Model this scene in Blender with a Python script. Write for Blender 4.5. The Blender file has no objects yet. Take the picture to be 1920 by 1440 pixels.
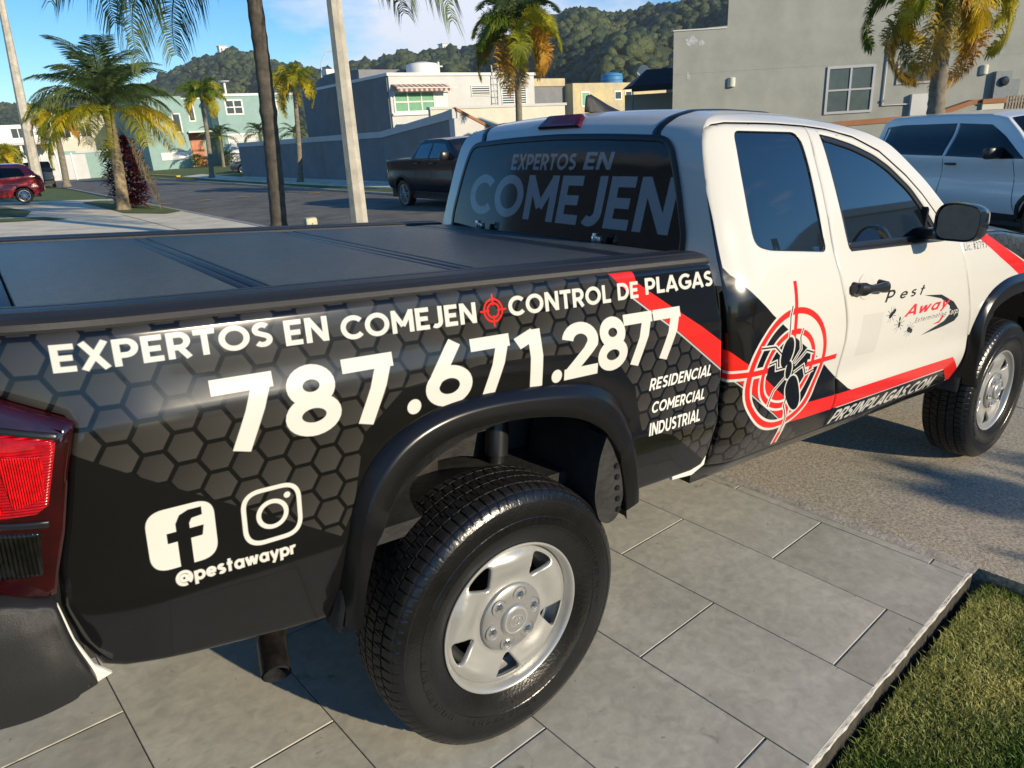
import bpy, bmesh, math, random
import numpy as np
from mathutils import Matrix, Vector
from mathutils.geometry import delaunay_2d_cdt
random.seed(7); rng = np.random.default_rng(7)
R = math.radians
HAZE = True
scene = bpy.context.scene
COL = scene.collection

# ------------------------------------------------------------------ camera
cam_d = bpy.data.cameras.new('camera'); cam = bpy.data.objects.new('camera', cam_d); COL.objects.link(cam)
cam.matrix_world = Matrix(((0.79527, -0.60362, -0.05641, 0), (0.24565, 0.23578, 0.94025, 0),
                           (-0.55425, -0.76161, 0.33579, 0), (0, 0, 0, 1))).transposed() if False else Matrix((
    (0.79527, 0.24565, -0.55425, -0.8749), (-0.60362, 0.23578, -0.76161, -2.1999),
    (-0.05641, 0.94025, 0.33579, 1.6145), (0, 0, 0, 1)))
cam_d.sensor_width = 36; cam_d.lens = 24.776; cam_d.clip_start = .05; cam_d.clip_end = 4000
scene.camera = cam

# ------------------------------------------------------------------ world, sun, exposure
SUN_EL, SUN_DIR = R(17), Vector((.28, -.96, 0)).normalized()
world = bpy.data.worlds.new('World'); scene.world = world; world.use_nodes = True
wn = world.node_tree; wn.nodes.clear()
def WN(t, **k):
    n = wn.nodes.new(t)
    for a, b in k.items(): setattr(n, a, b)
    return n
sky = WN('ShaderNodeTexSky', sky_type='NISHITA', sun_disc=False, sun_elevation=SUN_EL,
         sun_rotation=math.atan2(SUN_DIR.x, SUN_DIR.y), air_density=1.0, dust_density=.15, ozone_density=3.5, altitude=1200)
tc = WN('ShaderNodeTexCoord'); mp = WN('ShaderNodeMapping'); mp.inputs['Scale'].default_value = (1, 1, 3.2)
nz = WN('ShaderNodeTexNoise'); nz.inputs['Scale'].default_value = 4.2; nz.inputs['Detail'].default_value = 9; nz.inputs['Roughness'].default_value = .58
rp = WN('ShaderNodeValToRGB'); rp.color_ramp.elements[0].position = .58; rp.color_ramp.elements[1].position = .80
# a bank of low cloud over the hills: more cover around that part of the horizon
vd = WN('ShaderNodeVectorMath', operation='DISTANCE'); vd.inputs[1].default_value = (.545, .80, .17)
mr = WN('ShaderNodeMapRange'); mr.inputs[1].default_value = .05; mr.inputs[2].default_value = .30; mr.inputs[3].default_value = .42; mr.inputs[4].default_value = -.03
ad = WN('ShaderNodeMath', operation='ADD'); mx = WN('ShaderNodeMixRGB')
mx.inputs[2].default_value = (4.6, 4.9, 5.6, 1)
bg = WN('ShaderNodeBackground'); bg.inputs[1].default_value = .13; wo = WN('ShaderNodeOutputWorld')
L = wn.links.new
L(tc.outputs['Generated'], mp.inputs[0]); L(mp.outputs[0], nz.inputs[0]); L(tc.outputs['Generated'], vd.inputs[0])
L(vd.outputs['Value'], mr.inputs[0]); L(mr.outputs[0], ad.inputs[0]); L(nz.outputs[0], ad.inputs[1]); L(ad.outputs[0], rp.inputs[0])
hs = WN('ShaderNodeHueSaturation'); hs.inputs['Saturation'].default_value = 1.25; hs.inputs['Value'].default_value = .92
L(rp.outputs[0], mx.inputs[0]); L(sky.outputs[0], hs.inputs['Color']); L(hs.outputs[0], mx.inputs[1]); L(mx.outputs[0], bg.inputs[0]); L(bg.outputs[0], wo.inputs[0])
sl = bpy.data.lights.new('sun', 'SUN'); sl.energy = 4.0; sl.angle = R(.55); sl.color = (1, .85, .62)
sun = bpy.data.objects.new('sun', sl); COL.objects.link(sun)
sv = Vector((SUN_DIR.x * math.cos(SUN_EL), SUN_DIR.y * math.cos(SUN_EL), math.sin(SUN_EL)))
sun.rotation_euler = sv.to_track_quat('Z', 'Y').to_euler(); sun.location = (5, -20, 20)
scene.view_settings.view_transform = 'Standard'; scene.view_settings.look = 'None'
scene.view_settings.gamma = 1; scene.view_settings.exposure = 0.52; scene.view_settings.use_curve_mapping = False

# ------------------------------------------------------------------ materials
def mat(name, col, rough=.6, metal=0., spec=.5, coat=0., noise=0., nscale=8., bump=0., bscale=60., col2=None, trans=0., island=0.):
    m = bpy.data.materials.new(name); m.use_nodes = True; nt = m.node_tree; p = nt.nodes['Principled BSDF']
    p.inputs['Base Color'].default_value = (*col, 1); p.inputs['Roughness'].default_value = rough
    p.inputs['Metallic'].default_value = metal; p.inputs['Specular IOR Level'].default_value = spec
    p.inputs['Coat Weight'].default_value = coat; p.inputs['Coat Roughness'].default_value = .04
    if trans: p.inputs['Transmission Weight'].default_value = trans
    t = nt.nodes.new('ShaderNodeTexCoord')
    if noise or col2:
        n = nt.nodes.new('ShaderNodeTexNoise'); n.inputs['Scale'].default_value = nscale; n.inputs['Detail'].default_value = 8
        n.inputs['Roughness'].default_value = .62
        r = nt.nodes.new('ShaderNodeValToRGB'); c2 = col2 or tuple(min(1, c * (1 + noise)) for c in col); c1 = col if col2 else tuple(c * (1 - noise) for c in col)
        r.color_ramp.elements[0].position = .34; r.color_ramp.elements[1].position = .66
        r.color_ramp.elements[0].color = (*c1, 1); r.color_ramp.elements[1].color = (*c2, 1)
        nt.links.new(t.outputs['Object'], n.inputs[0]); nt.links.new(n.outputs[0], r.inputs[0])
        out = r.outputs[0]
        if island:
            g = nt.nodes.new('ShaderNodeObjectInfo'); h = nt.nodes.new('ShaderNodeHueSaturation')
            q = nt.nodes.new('ShaderNodeMapRange'); q.inputs[3].default_value = 1 - island; q.inputs[4].default_value = 1 + island
            nt.links.new(g.outputs['Random'], q.inputs[0]); nt.links.new(q.outputs[0], h.inputs['Value']); nt.links.new(out, h.inputs['Color']); out = h.outputs[0]
        nt.links.new(out, p.inputs['Base Color'])
    if bump:
        n2 = nt.nodes.new('ShaderNodeTexNoise'); n2.inputs['Scale'].default_value = bscale; n2.inputs['Detail'].default_value = 6
        b = nt.nodes.new('ShaderNodeBump'); b.inputs['Strength'].default_value = bump; b.inputs['Distance'].default_value = .01
        nt.links.new(t.outputs['Object'], n2.inputs[0]); nt.links.new(n2.outputs[0], b.inputs['Height']); nt.links.new(b.outputs[0], p.inputs['Normal'])
    return m
def foliage(name, c1, c2, scale=1.5, trans=.35, vary=.5):
    m = bpy.data.materials.new(name); m.use_nodes = True; nt = m.node_tree; p = nt.nodes['Principled BSDF']; out = nt.nodes['Material Output']
    t = nt.nodes.new('ShaderNodeTexCoord'); n = nt.nodes.new('ShaderNodeTexNoise'); n.inputs['Scale'].default_value = scale; n.inputs['Detail'].default_value = 5
    a = nt.nodes.new('ShaderNodeObjectInfo'); ma = nt.nodes.new('ShaderNodeMath'); ma.operation = 'MULTIPLY_ADD'; ma.inputs[1].default_value = vary; ma.inputs[2].default_value = -vary / 2
    mb = nt.nodes.new('ShaderNodeMath'); mb.operation = 'ADD'; r = nt.nodes.new('ShaderNodeValToRGB')
    r.color_ramp.elements[0].position = .34; r.color_ramp.elements[1].position = .66
    r.color_ramp.elements[0].color = (*c1, 1); r.color_ramp.elements[1].color = (*c2, 1)
    k = nt.links.new
    k(t.outputs['Object'], n.inputs[0]); k(a.outputs['Random'], ma.inputs[0]); k(ma.outputs[0], mb.inputs[0]); k(n.outputs[0], mb.inputs[1]); k(mb.outputs[0], r.inputs[0])
    k(r.outputs[0], p.inputs['Base Color']); p.inputs['Roughness'].default_value = .55; p.inputs['Specular IOR Level'].default_value = .35
    tr = nt.nodes.new('ShaderNodeBsdfTranslucent'); k(r.outputs[0], tr.inputs[0]); ms = nt.nodes.new('ShaderNodeMixShader'); ms.inputs[0].default_value = trans
    k(p.outputs[0], ms.inputs[1]); k(tr.outputs[0], ms.inputs[2]); k(ms.outputs[0], out.inputs[0])
    return m
M = {}
M['black_paint'] = mat('black gloss paint', (.010, .011, .012), .16, coat=.6)
M['black_plastic'] = mat('textured black plastic', (.018, .018, .019), .42, bump=.25, bscale=900)
M['satin_black'] = mat('satin black plastic', (.014, .015, .017), .30, noise=.2, nscale=5)
M['cover_skin'] = mat('grained black cover skin', (.048, .056, .066), .34, spec=.65, bump=1.0, bscale=330, noise=.3, nscale=45)
M['cover_frame'] = mat('dark powder coated aluminium', (.014, .016, .019), .38, spec=.6, noise=.2, nscale=12)
M['flare_black'] = mat('gloss black flare plastic', (.006, .006, .007), .27, noise=.2, nscale=5)
M['rubber'] = mat('tyre rubber', (.006, .006, .0065), .24, spec=.55, noise=.35, nscale=14, bump=.12, bscale=120)
M['tread'] = mat('tyre tread rubber', (.010, .010, .010), .5, noise=.4, nscale=30, bump=.3, bscale=240)
M['steel_wheel'] = mat('silver painted steel', (.46, .46, .44), .33, metal=.5, coat=.3, noise=.05, nscale=6)
M['cap'] = mat('silver centre cap', (.34, .34, .33), .33, metal=.5, coat=.2, noise=.05, nscale=8)
M['chrome'] = mat('bright metal', (.75, .74, .72), .18, metal=1, noise=.05, nscale=20)
M['white_paint'] = mat('white vehicle paint', (.66, .645, .59), .22, coat=.5, noise=.012, nscale=1.5)
M['white_trim'] = mat('bare white paint under the wrap', (.72, .71, .66), .45, noise=.06, nscale=20)
M['grey_black'] = mat('dark liner plastic', (.02, .02, .02), .6, noise=.4, nscale=12, bump=.3, bscale=50)
M['frame_metal'] = mat('chassis steel', (.045, .043, .04), .5, metal=.3, noise=.5, nscale=9)
M['exhaust'] = mat('dull exhaust steel', (.05, .045, .04), .38, metal=.8, noise=.5, nscale=25)
M['tint'] = mat('tinted window glass', (.006, .008, .010), .03, spec=.9, coat=.8)
M['tint_far'] = mat('black privacy glass', (.004, .005, .006), .06, spec=.45)
M['glass_bg'] = mat('window glass', (.05, .07, .08), .08, spec=.8, coat=.5)
M['lens_red'] = mat('red lamp lens', (.42, .001, .003), .15, coat=.5, noise=.3, nscale=60, bump=.12, bscale=260)
M['lens_dark'] = mat('smoked red lamp housing', (.022, .001, .002), .08, coat=1, noise=.3, nscale=20)
M['lens_clear'] = mat('smoked clear lens', (.006, .006, .005), .08, coat=.6, noise=.6, nscale=50, bump=.2, bscale=200)
M['lens_stop'] = mat('dull red brake lens', (.07, .002, .006), .15, coat=.5, noise=.3, nscale=80)
M['mirror'] = mat('mirror glass', (.30, .32, .35), .02, metal=1, noise=.02, nscale=3)
M['sign_white'] = mat('white vinyl', (.62, .62, .62), .4, noise=.03, nscale=20)

# ------------------------------------------------------------------ object helpers
def tag(o, label=None, cat=None, group=None, kind=None):
    if label: o['label'] = label
    if cat: o['category'] = cat
    if group: o['group'] = group
    if kind: o['kind'] = kind
    return o
def link(name, data, parent=None):
    o = bpy.data.objects.new(name, data); COL.objects.link(o)
    if parent: o.parent = parent
    return o
def thing(name, label, cat, loc=(0, 0, 0), rz=0., group=None, matrix=None):
    o = link(name, None); o.empty_display_size = .2
    if matrix is not None: o.matrix_world = matrix
    else: o.location = loc; o.rotation_euler = (0, 0, rz)
    return tag(o, label, cat, group)
def build(name, verts, faces, m, parent=None, smooth=False, edge_angle=None):
    me = bpy.data.meshes.new(name); me.from_pydata([tuple(map(float, v)) for v in verts], [], [tuple(map(int, f)) for f in faces]); me.update()
    ms = m if isinstance(m, (list, tuple)) else [m]
    for q in ms: me.materials.append(q)
    o = link(name, me, parent)
    if smooth or edge_angle:
        me.shade_smooth()
        if edge_angle: me.set_sharp_from_angle(angle=R(edge_angle))
    return o
class MB:
    def __init__(s): s.v = []; s.f = []
    def add(s, vs, fs):
        n = len(s.v); s.v += [tuple(v) for v in vs]; s.f += [tuple(i + n for i in f) for f in fs]; return s
    def box(s, a, b, rz=0., c=None):
        x0, y0, z0 = [min(p, q) for p, q in zip(a, b)]; x1, y1, z1 = [max(p, q) for p, q in zip(a, b)]
        vs = [(x0, y0, z0), (x1, y0, z0), (x1, y1, z0), (x0, y1, z0), (x0, y0, z1), (x1, y0, z1), (x1, y1, z1), (x0, y1, z1)]
        if rz:
            cx, cy = c if c else ((x0 + x1) / 2, (y0 + y1) / 2); co, si = math.cos(rz), math.sin(rz)
            vs = [(cx + (x - cx) * co - (y - cy) * si, cy + (x - cx) * si + (y - cy) * co, z) for x, y, z in vs]
        return s.add(vs, [(0, 3, 2, 1), (4, 5, 6, 7), (0, 1, 5, 4), (1, 2, 6, 5), (2, 3, 7, 6), (3, 0, 4, 7)])
    def bbox(s, a, b, r=.01):   # box with chamfered edges
        bm = bmesh.new(); bmesh.ops.create_cube(bm, size=1)
        for v in bm.verts: v.co = Vector([(p + q) / 2 + c * abs(q - p) for p, q, c in zip(a, b, v.co)])
        bmesh.ops.bevel(bm, geom=bm.edges[:], offset=r, segments=2, profile=.5, affect='EDGES')
        bm.verts.index_update(); s.add([v.co[:] for v in bm.verts], [[v.index for v in f.verts] for f in bm.faces]); bm.free(); return s
    def tube(s, pts, rad, n=10, caps=True):
        pts = [Vector(p) for p in pts]; rad = rad if hasattr(rad, '__len__') else [rad] * len(pts); vs = []; fs = []; up = None
        for i, p in enumerate(pts):
            d = (pts[min(i + 1, len(pts) - 1)] - pts[max(i - 1, 0)]).normalized()
            if up is None: up = d.cross(Vector((0, 0, 1)) if abs(d.z) < .9 else Vector((1, 0, 0))).normalized()
            else: up = (up - d * up.dot(d)).normalized()
            w = d.cross(up)
            for k in range(n):
                a = 2 * math.pi * k / n; vs.append(p + (up * math.cos(a) + w * math.sin(a)) * rad[i])
        for i in range(len(pts) - 1):
            for k in range(n): fs.append((i * n + k, i * n + (k + 1) % n, (i + 1) * n + (k + 1) % n, (i + 1) * n + k))
        if caps: fs.append(tuple(range(n))[::-1]); fs.append(tuple(len(vs) - n + k for k in range(n)))
        return s.add(vs, fs)
    def lathe(s, prof, c=(0, 0, 0), axis='z', n=32, a0=0., a1=2 * math.pi):
        full = abs(a1 - a0 - 2 * math.pi) < 1e-6; m = n if full else n + 1; vs = []; fs = []
        for r, h in prof:
            for k in range(m):
                a = a0 + (a1 - a0) * k / n; x, y = r * math.cos(a), r * math.sin(a)
                vs.append({'z': (c[0] + x, c[1] + y, c[2] + h), 'y': (c[0] + x, c[1] + h, c[2] + y), 'x': (c[0] + h, c[1] + x, c[2] + y)}[axis])
        for i in range(len(prof) - 1):
            for k in range(n):
                k2 = (k + 1) % m; fs.append((i * m + k, i * m + k2, (i + 1) * m + k2, (i + 1) * m + k))
        return s.add(vs, fs)
    def prism(s, poly, z0, z1, plane='xy'):
        n = len(poly); mk = {'xy': lambda a, b, h: (a, b, h), 'xz': lambda a, b, h: (a, h, b), 'yz': lambda a, b, h: (h, a, b)}[plane]
        vs = [mk(a, b, z0) for a, b in poly] + [mk(a, b, z1) for a, b in poly]
        return s.add(vs, [tuple(range(n))[::-1], tuple(range(n, 2 * n))] + [(i, (i + 1) % n, (i + 1) % n + n, i + n) for i in range(n)])
    def make(s, name, m, parent=None, smooth=False, ang=35): return build(name, s.v, s.f, m, parent, False, ang if smooth else None)
def dup(root, loc=None, rz=None, label=None, group=None, parent=None):
    r = root.copy(); COL.objects.link(r)
    if loc is not None: r.location = loc
    if rz is not None: r.rotation_euler = (0, 0, rz)
    if label: r['label'] = label
    if group: r['group'] = group
    if parent is not None: r.parent = parent
    for ch in list(root.children):
        c = ch.copy(); COL.objects.link(c); c.parent = r
        for g in list(ch.children):
            d = g.copy(); COL.objects.link(d); d.parent = c
    return r

# ------------------------------------------------------------------ curved panel with cut outs, rolled edges and a hem
def resample(poly, step, closed=True):
    poly = [np.array(p, float) for p in poly]; out = []; n = len(poly)
    for i in range(n if closed else n - 1):
        a, b = poly[i], poly[(i + 1) % n]; k = max(1, int(math.ceil(np.linalg.norm(b - a) / step)))
        for j in range(k): out.append(a + (b - a) * j / k)
    if not closed: out.append(poly[-1])
    return np.array(out)
def rounded(poly, r, n=5):
    P = [np.array(p, float) for p in poly]; out = []
    for i in range(len(P)):
        a, b, c = P[i - 1], P[i], P[(i + 1) % len(P)]; ri = r[i] if hasattr(r, '__len__') else r
        u = a - b; w = c - b; lu, lw = np.linalg.norm(u), np.linalg.norm(w); d = min(ri, lu * .48, lw * .48)
        if d < 1e-5: out.append(tuple(b)); continue
        p0 = b + u / lu * d; p1 = b + w / lw * d
        for k in range(n + 1):
            t = k / n; out.append(tuple((1 - t) ** 2 * p0 + 2 * t * (1 - t) * b + t * t * p1))
    return out
def inside(pts, poly):
    x, y = pts[:, 0], pts[:, 1]; c = np.zeros(len(pts), bool); n = len(poly)
    for i in range(n):
        x0, y0 = poly[i]; x1, y1 = poly[(i + 1) % n]
        if y0 == y1: continue
        m = ((y0 > y) != (y1 > y)) & (x < (x1 - x0) * (y - y0) / (y1 - y0) + x0); c ^= m
    return c
def distpoly(pts, poly):
    d = np.full(len(pts), 1e9)
    for i in range(len(poly)):
        a = poly[i]; b = poly[(i + 1) % len(poly)]; ab = b - a; L2 = ab @ ab + 1e-12
        t = np.clip(((pts - a) @ ab) / L2, 0, 1); d = np.minimum(d, np.linalg.norm(pts - a - t[:, None] * ab, axis=1))
    return d
def offset(poly, d, sgn):
    n = len(poly); out = []
    for i in range(n):
        a, b, c = poly[i - 1], poly[i], poly[(i + 1) % n]; u = b - a; w = c - b
        u = u / (np.linalg.norm(u) + 1e-9); w = w / (np.linalg.norm(w) + 1e-9)
        nn = np.array([-(u + w)[1], (u + w)[0]]); l = np.linalg.norm(nn)
        nn = nn / l if l > 1e-6 else np.array([-u[1], u[0]])
        k = 1 / max(.5, abs(nn @ np.array([-u[1], u[0]]))); out.append(b + nn * d * k * sgn)
    return np.array(out)
def area(p): x, y = p[:, 0], p[:, 1]; return .5 * np.sum(x * np.roll(y, -1) - y * np.roll(x, -1))
def panel(name, outline, fn, m, parent=None, holes=(), res=.035, hem=.02, roll=.004, mp=None, edge=.02, inward=1, flip=False):
    """fn(a,b)->depth ; mp(a,b,d)->xyz ; inward=+1 if larger depth is towards the inside."""
    mp = mp or (lambda a, b, d: (a, d, b))
    loops = [resample(outline, edge)] + [resample(h, edge) for h in holes]
    for i, l in enumerate(loops):
        if (area(l) < 0) == (i == 0): loops[i] = l[::-1]
    pts = []; edges = []; dep = []; rings = []
    for i, l in enumerate(loops):
        for j, (off, dz) in enumerate(((0, roll), (roll, .12 * roll), (roll * 2.4, 0)) if roll else ((0, 0),)):
            q = offset(l, off, 1) if off else l; s = len(pts)
            if j == 0: rings.append((s, len(q)))
            pts += list(q); dep += [dz] * len(q); edges += [(s + k, s + (k + 1) % len(q)) for k in range(len(q))]
    o = loops[0]; x0, y0 = o.min(0); x1, y1 = o.max(0)
    gx, gy = np.meshgrid(np.arange(x0 + res / 2, x1, res), np.arange(y0 + res / 2, y1, res)); G = np.stack([gx.ravel(), gy.ravel()], 1)
    ok = inside(G, o) if len(G) else np.zeros(0, bool)
    for h in loops[1:]: ok &= ~inside(G, h)
    G = G[ok]
    if len(G):
        dd = np.min([distpoly(G, l) for l in loops], 0); G = G[dd > roll * 2.4 + res * .35]
    pts += list(G); dep += [0] * len(G)
    vs, es, fs, ov, oe, of = delaunay_2d_cdt([Vector((float(p[0]), float(p[1]))) for p in pts], edges, [], 0, 1e-7)
    P = np.array([(v[0], v[1]) for v in vs]); D = np.array([dep[a[0]] if a else roll for a in ov])
    cen = np.array([P[list(f)].mean(0) for f in fs]); ok = inside(cen, o)
    for h in loops[1:]: ok &= ~inside(cen, h)
    F = [tuple(f) for f, k in zip(fs, ok) if k]
    dpt = np.array([float(fn(a, b)) for a, b in P]) + D * inward
    V = [mp(a, b, d) for (a, b), d in zip(P, dpt)]
    inv = {}
    for k, a in enumerate(ov):
        for q in a: inv[q] = k
    if hem:
        for s, n in rings:
            ids = [inv.get(s + k) for k in range(n)]; base = len(V)
            V += [mp(P[i][0], P[i][1], dpt[i] + hem * inward) for i in ids]
            F += [(ids[k], base + k, base + (k + 1) % n, ids[(k + 1) % n]) for k in range(n)]
    if flip: F = [f[::-1] for f in F]
    ob = build(name, V, F, m, parent, edge_angle=50)
    bm = bmesh.new(); bm.from_mesh(ob.data); bmesh.ops.recalc_face_normals(bm, faces=bm.faces[:])
    # make the face side point outwards
    c = Vector(V[len(loops[0]) * 3 if False else 0]); nf = bm.faces[:]; sm = Vector((0, 0, 0))
    for f in nf[:len([1 for k in ok if k])]: sm += f.normal * f.calc_area()
    a = np.array(mp(0, 0, 0)); b = np.array(mp(0, 0, -inward)); out = Vector(b - a)
    if sm.dot(out) < 0: bmesh.ops.reverse_faces(bm, faces=bm.faces[:])
    bm.to_mesh(ob.data); bm.free()
    return ob

def add_ribs(m, sc, st, axis='X'):
    nt = m.node_tree; p = nt.nodes['Principled BSDF']; t = nt.nodes.new('ShaderNodeTexCoord'); w = nt.nodes.new('ShaderNodeTexWave'); w.bands_direction = axis; w.inputs['Scale'].default_value = sc; w.inputs['Distortion'].default_value = .4
    b = nt.nodes.new('ShaderNodeBump'); b.inputs['Strength'].default_value = st; b.inputs['Distance'].default_value = .004; nt.links.new(t.outputs['Object'], w.inputs[0]); nt.links.new(w.outputs[0], b.inputs['Height']); nt.links.new(b.outputs[0], p.inputs['Normal'])
M['lens_glow'] = mat('bright red reflector', (.80, .004, .010), .25, coat=.6, noise=.3, nscale=90)
add_ribs(M['lens_red'], 60, .5, 'Z'); add_ribs(M['lens_glow'], 90, .8, 'X'); add_ribs(M['lens_clear'], 50, .7, 'X')

# ------------------------------------------------------------------ printed wrap: lettering and marks drawn into a picture buffer
def arc(cx, cy, rx, ry, a0, a1, n=14):
    return [(cx + rx * math.cos(R(a0 + (a1 - a0) * k / n)), cy + ry * math.sin(R(a0 + (a1 - a0) * k / n))) for k in range(n + 1)]
def cat(*l):
    o = []
    for q in l: o += list(q)
    return o
T = .2; H = T / 2
# stroke letters: (advance, [ (points, closed) ... ]) on a cap height of 1
GL = {
 'A': (.80, [([(.04, 0), (.40, 1.0)], 0), ([(.76, 0), (.40, 1.0)], 0), ([(.18, .28), (.62, .28)], 0)]),
 'B': (.70, [([(H, 0), (H, 1)], 0), (cat([(H, 1 - H)], arc(.36, .75, .2, .15, 90, -90), [(H, .6)]), 0), (cat([(H, .55)], arc(.4, .325, .22, .225, 90, -90), [(H, H)]), 0)]),
 'C': (.86, [(arc(.5, .5, .4, .4, 42, 318, 30), 0)]),
 'D': (.82, [([(H, 0), (H, 1)], 0), (cat([(H, 1 - H)], arc(.36, .5, .36, .4, 90, -90, 24), [(H, H)]), 0)]),
 'E': (.62, [([(H, 0), (H, 1)], 0), ([(H, 1 - H), (.6, 1 - H)], 0), ([(H, .5), (.54, .5)], 0), ([(H, H), (.6, H)], 0)]),
 'G': (.92, [(cat(arc(.5, .5, .4, .4, 45, 330, 30), [(.83, .45)]), 0), ([(.5, .45), (.93, .45)], 0)]),
 'H': (.78, [([(H, 0), (H, 1)], 0), ([(.68, 0), (.68, 1)], 0), ([(H, .5), (.68, .5)], 0)]), 'V': (.74, [([(.05, 1), (.37, .04)], 0), ([(.69, 1), (.37, .04)], 0)]),
 'I': (.24, [([(.12, 0), (.12, 1)], 0)]),
 'J': (.50, [(cat([(.40, 1), (.40, .32)], arc(.2, .30, .2, .2, 0, -130, 12)), 0)]),
 'L': (.56, [([(H, 0), (H, 1)], 0), ([(H, H), (.55, H)], 0)]),
 'M': (.94, [([(H, 0), (H, 1)], 0), ([(.84, 0), (.84, 1)], 0), ([(.10, .93), (.47, .30)], 0), ([(.84, .93), (.47, .30)], 0)]),
 'N': (.80, [([(H, 0), (H, 1)], 0), ([(.70, 0), (.70, 1)], 0), ([(.12, .95), (.68, .05)], 0)]),
 'O': (1.0, [(arc(.5, .5, .4, .4, 0, 360, 40), 0)]),
 'P': (.68, [([(H, 0), (H, 1)], 0), (cat([(H, 1 - H)], arc(.36, .65, .24, .25, 90, -90), [(H, .40)]), 0)]),
 'R': (.70, [([(H, 0), (H, 1)], 0), (cat([(H, 1 - H)], arc(.36, .66, .24, .24, 90, -90), [(H, .42)]), 0), ([(.34, .45), (.62, 0)], 0)]),
 'S': (.64, [(cat(arc(.32, .71, .22, .19, 35, 235, 14)[:-1], arc(.32, .29, .23, .195, 70, -145, 14)), 0)]),
 'T': (.66, [([(.33, 0), (.33, 1)], 0), ([(0, 1 - H), (.66, 1 - H)], 0)]),
 'U': (.76, [(cat([(H, 1), (H, .36)], arc(.38, .36, .28, .28, 180, 360, 16), [(.66, 1)]), 0)]),
 'X': (.76, [([(.08, 0), (.68, 1)], 0), ([(.68, 0), (.08, 1)], 0)]),
 'Y': (.72, [([(.36, 0), (.36, .45)], 0), ([(.06, 1), (.36, .42)], 0), ([(.66, 1), (.36, .42)], 0)]),
 'W': (1.05, [([(.05, 1), (.3, .04)], 0), ([(.52, .95), (.3, .04)], 0), ([(.52, .95), (.75, .04)], 0), ([(1.0, 1), (.75, .04)], 0)]),
 '1': (.42, [([(.30, 0), (.30, 1)], 0), ([(.30, .93), (.02, .80)], 0)]),
 '2': (.68, [(cat(arc(.33, .68, .23, .22, 170, -20, 14), [(.47, .50), (.12, .10)]), 0), ([(.04, H), (.66, H)], 0)]),
 '4': (.7, [([(.5, 0), (.5, 1)], 0), ([(.5, .92), (.1, .3)], 0), ([(.05, .28), (.7, .28)], 0)]),
 '5': (.66, [([(.6, .9), (.14, .9)], 0), ([(.16, .9), (.13, .52)], 0), (arc(.32, .33, .24, .23, 120, -150, 18), 0)]),
 '6': (.72, [(arc(.36, .33, .26, .23, 0, 360, 30), 0), (cat([(.50, 1)], [(.18, .52), (.11, .38)]), 0)]),
 '7': (.66, [([(0, 1 - H), (.66, 1 - H)], 0), ([(.56, .95), (.24, 0)], 0)]),
 '8': (.72, [(arc(.36, .72, .21, .185, 0, 360, 26), 0), (arc(.36, .30, .26, .205, 0, 360, 26), 0)]),
 '9': (.72, [(arc(.36, .67, .26, .23, 0, 360, 30), 0), (cat([(.22, 0)], [(.54, .48), (.61, .62)]), 0)]),
 '3': (.66, [(arc(.32, .72, .2, .18, 150, -80, 14), 0), (arc(.32, .30, .23, .2, 80, -150, 14), 0)]),
 '0': (.8, [(arc(.4, .5, .3, .4, 0, 360, 30), 0)]),
 '.': (.24, [([(.12, 0), (.12, .2)], 0)]), '/': (.5, [([(.05, 0), (.45, 1)], 0)]), '-': (.5, [([(.05, .45), (.45, .45)], 0)]), ' ': (.34, []),
 '#': (.7, [([(.2, 0), (.3, 1)], 0), ([(.45, 0), (.55, 1)], 0), ([(.05, .35), (.62, .35)], 0), ([(.1, .65), (.68, .65)], 0)]),
 'p': (.66, [([(H, -.28), (H, .7)], 0), (arc(.36, .35, .25, .27, 0, 360, 24), 0)]),
 'e': (.66, [(arc(.34, .35, .25, .27, 8, 320, 24), 0), ([(.12, .35), (.64, .35)], 0)]),
 's': (.5, [(cat(arc(.25, .5, .16, .13, 30, 235, 10)[:-1], arc(.25, .21, .17, .135, 70, -145, 10)), 0)]),
 't': (.42, [([(.2, 0), (.2, .95)], 0), ([(.02, .62), (.4, .62)], 0)]),
 'a': (.68, [(arc(.33, .35, .24, .27, 0, 360, 24), 0), ([(.57, 0), (.57, .7)], 0)]),
 'w': (.86, [([(.05, .7), (.24, .03)], 0), ([(.43, .68), (.24, .03)], 0), ([(.43, .68), (.62, .03)], 0), ([(.81, .7), (.62, .03)], 0)]),
 'y': (.6, [([(.06, .7), (.31, .03)], 0), ([(.56, .7), (.2, -.28)], 0)]),
 'r': (.42, [([(H, 0), (H, .7)], 0), (arc(.3, .38, .2, .24, 150, 60, 6), 0)]),
 'x': (.58, [([(.06, 0), (.5, .7)], 0), ([(.5, 0), (.06, .7)], 0)]),
 'm': (.98, [([(H, 0), (H, .7)], 0), (cat(arc(.28, .42, .19, .2, 160, 0, 8), [(.47, 0)]), 0), (cat(arc(.66, .42, .19, .2, 160, 0, 8), [(.85, 0)]), 0)]),
 'i': (.24, [([(.12, 0), (.12, .7)], 0), ([(.12, .8), (.12, .97)], 0)]),
 'n': (.64, [([(H, 0), (H, .7)], 0), (cat(arc(.31, .40, .22, .21, 160, 0, 10), [(.53, 0)]), 0)]),
 'g': (.66, [(arc(.33, .37, .24, .25, 0, 360, 24), 0), (cat([(.57, .7), (.57, -.05)], arc(.36, -.06, .21, .17, 0, -140, 8)), 0)]),
 'o': (.68, [(arc(.34, .35, .25, .27, 0, 360, 24), 0)]),
 'c': (.58, [(arc(.34, .35, .25, .27, 45, 315, 24), 0)]),
 '@': (1.05, [(arc(.52, .38, .44, .46, -50, 290, 36), 0), (arc(.5, .38, .19, .2, 0, 360, 24), 0), ([(.70, .2), (.72, .58)], 0), (arc(.80, .33, .12, .14, -170, 40, 8), 0)]),
}
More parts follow.
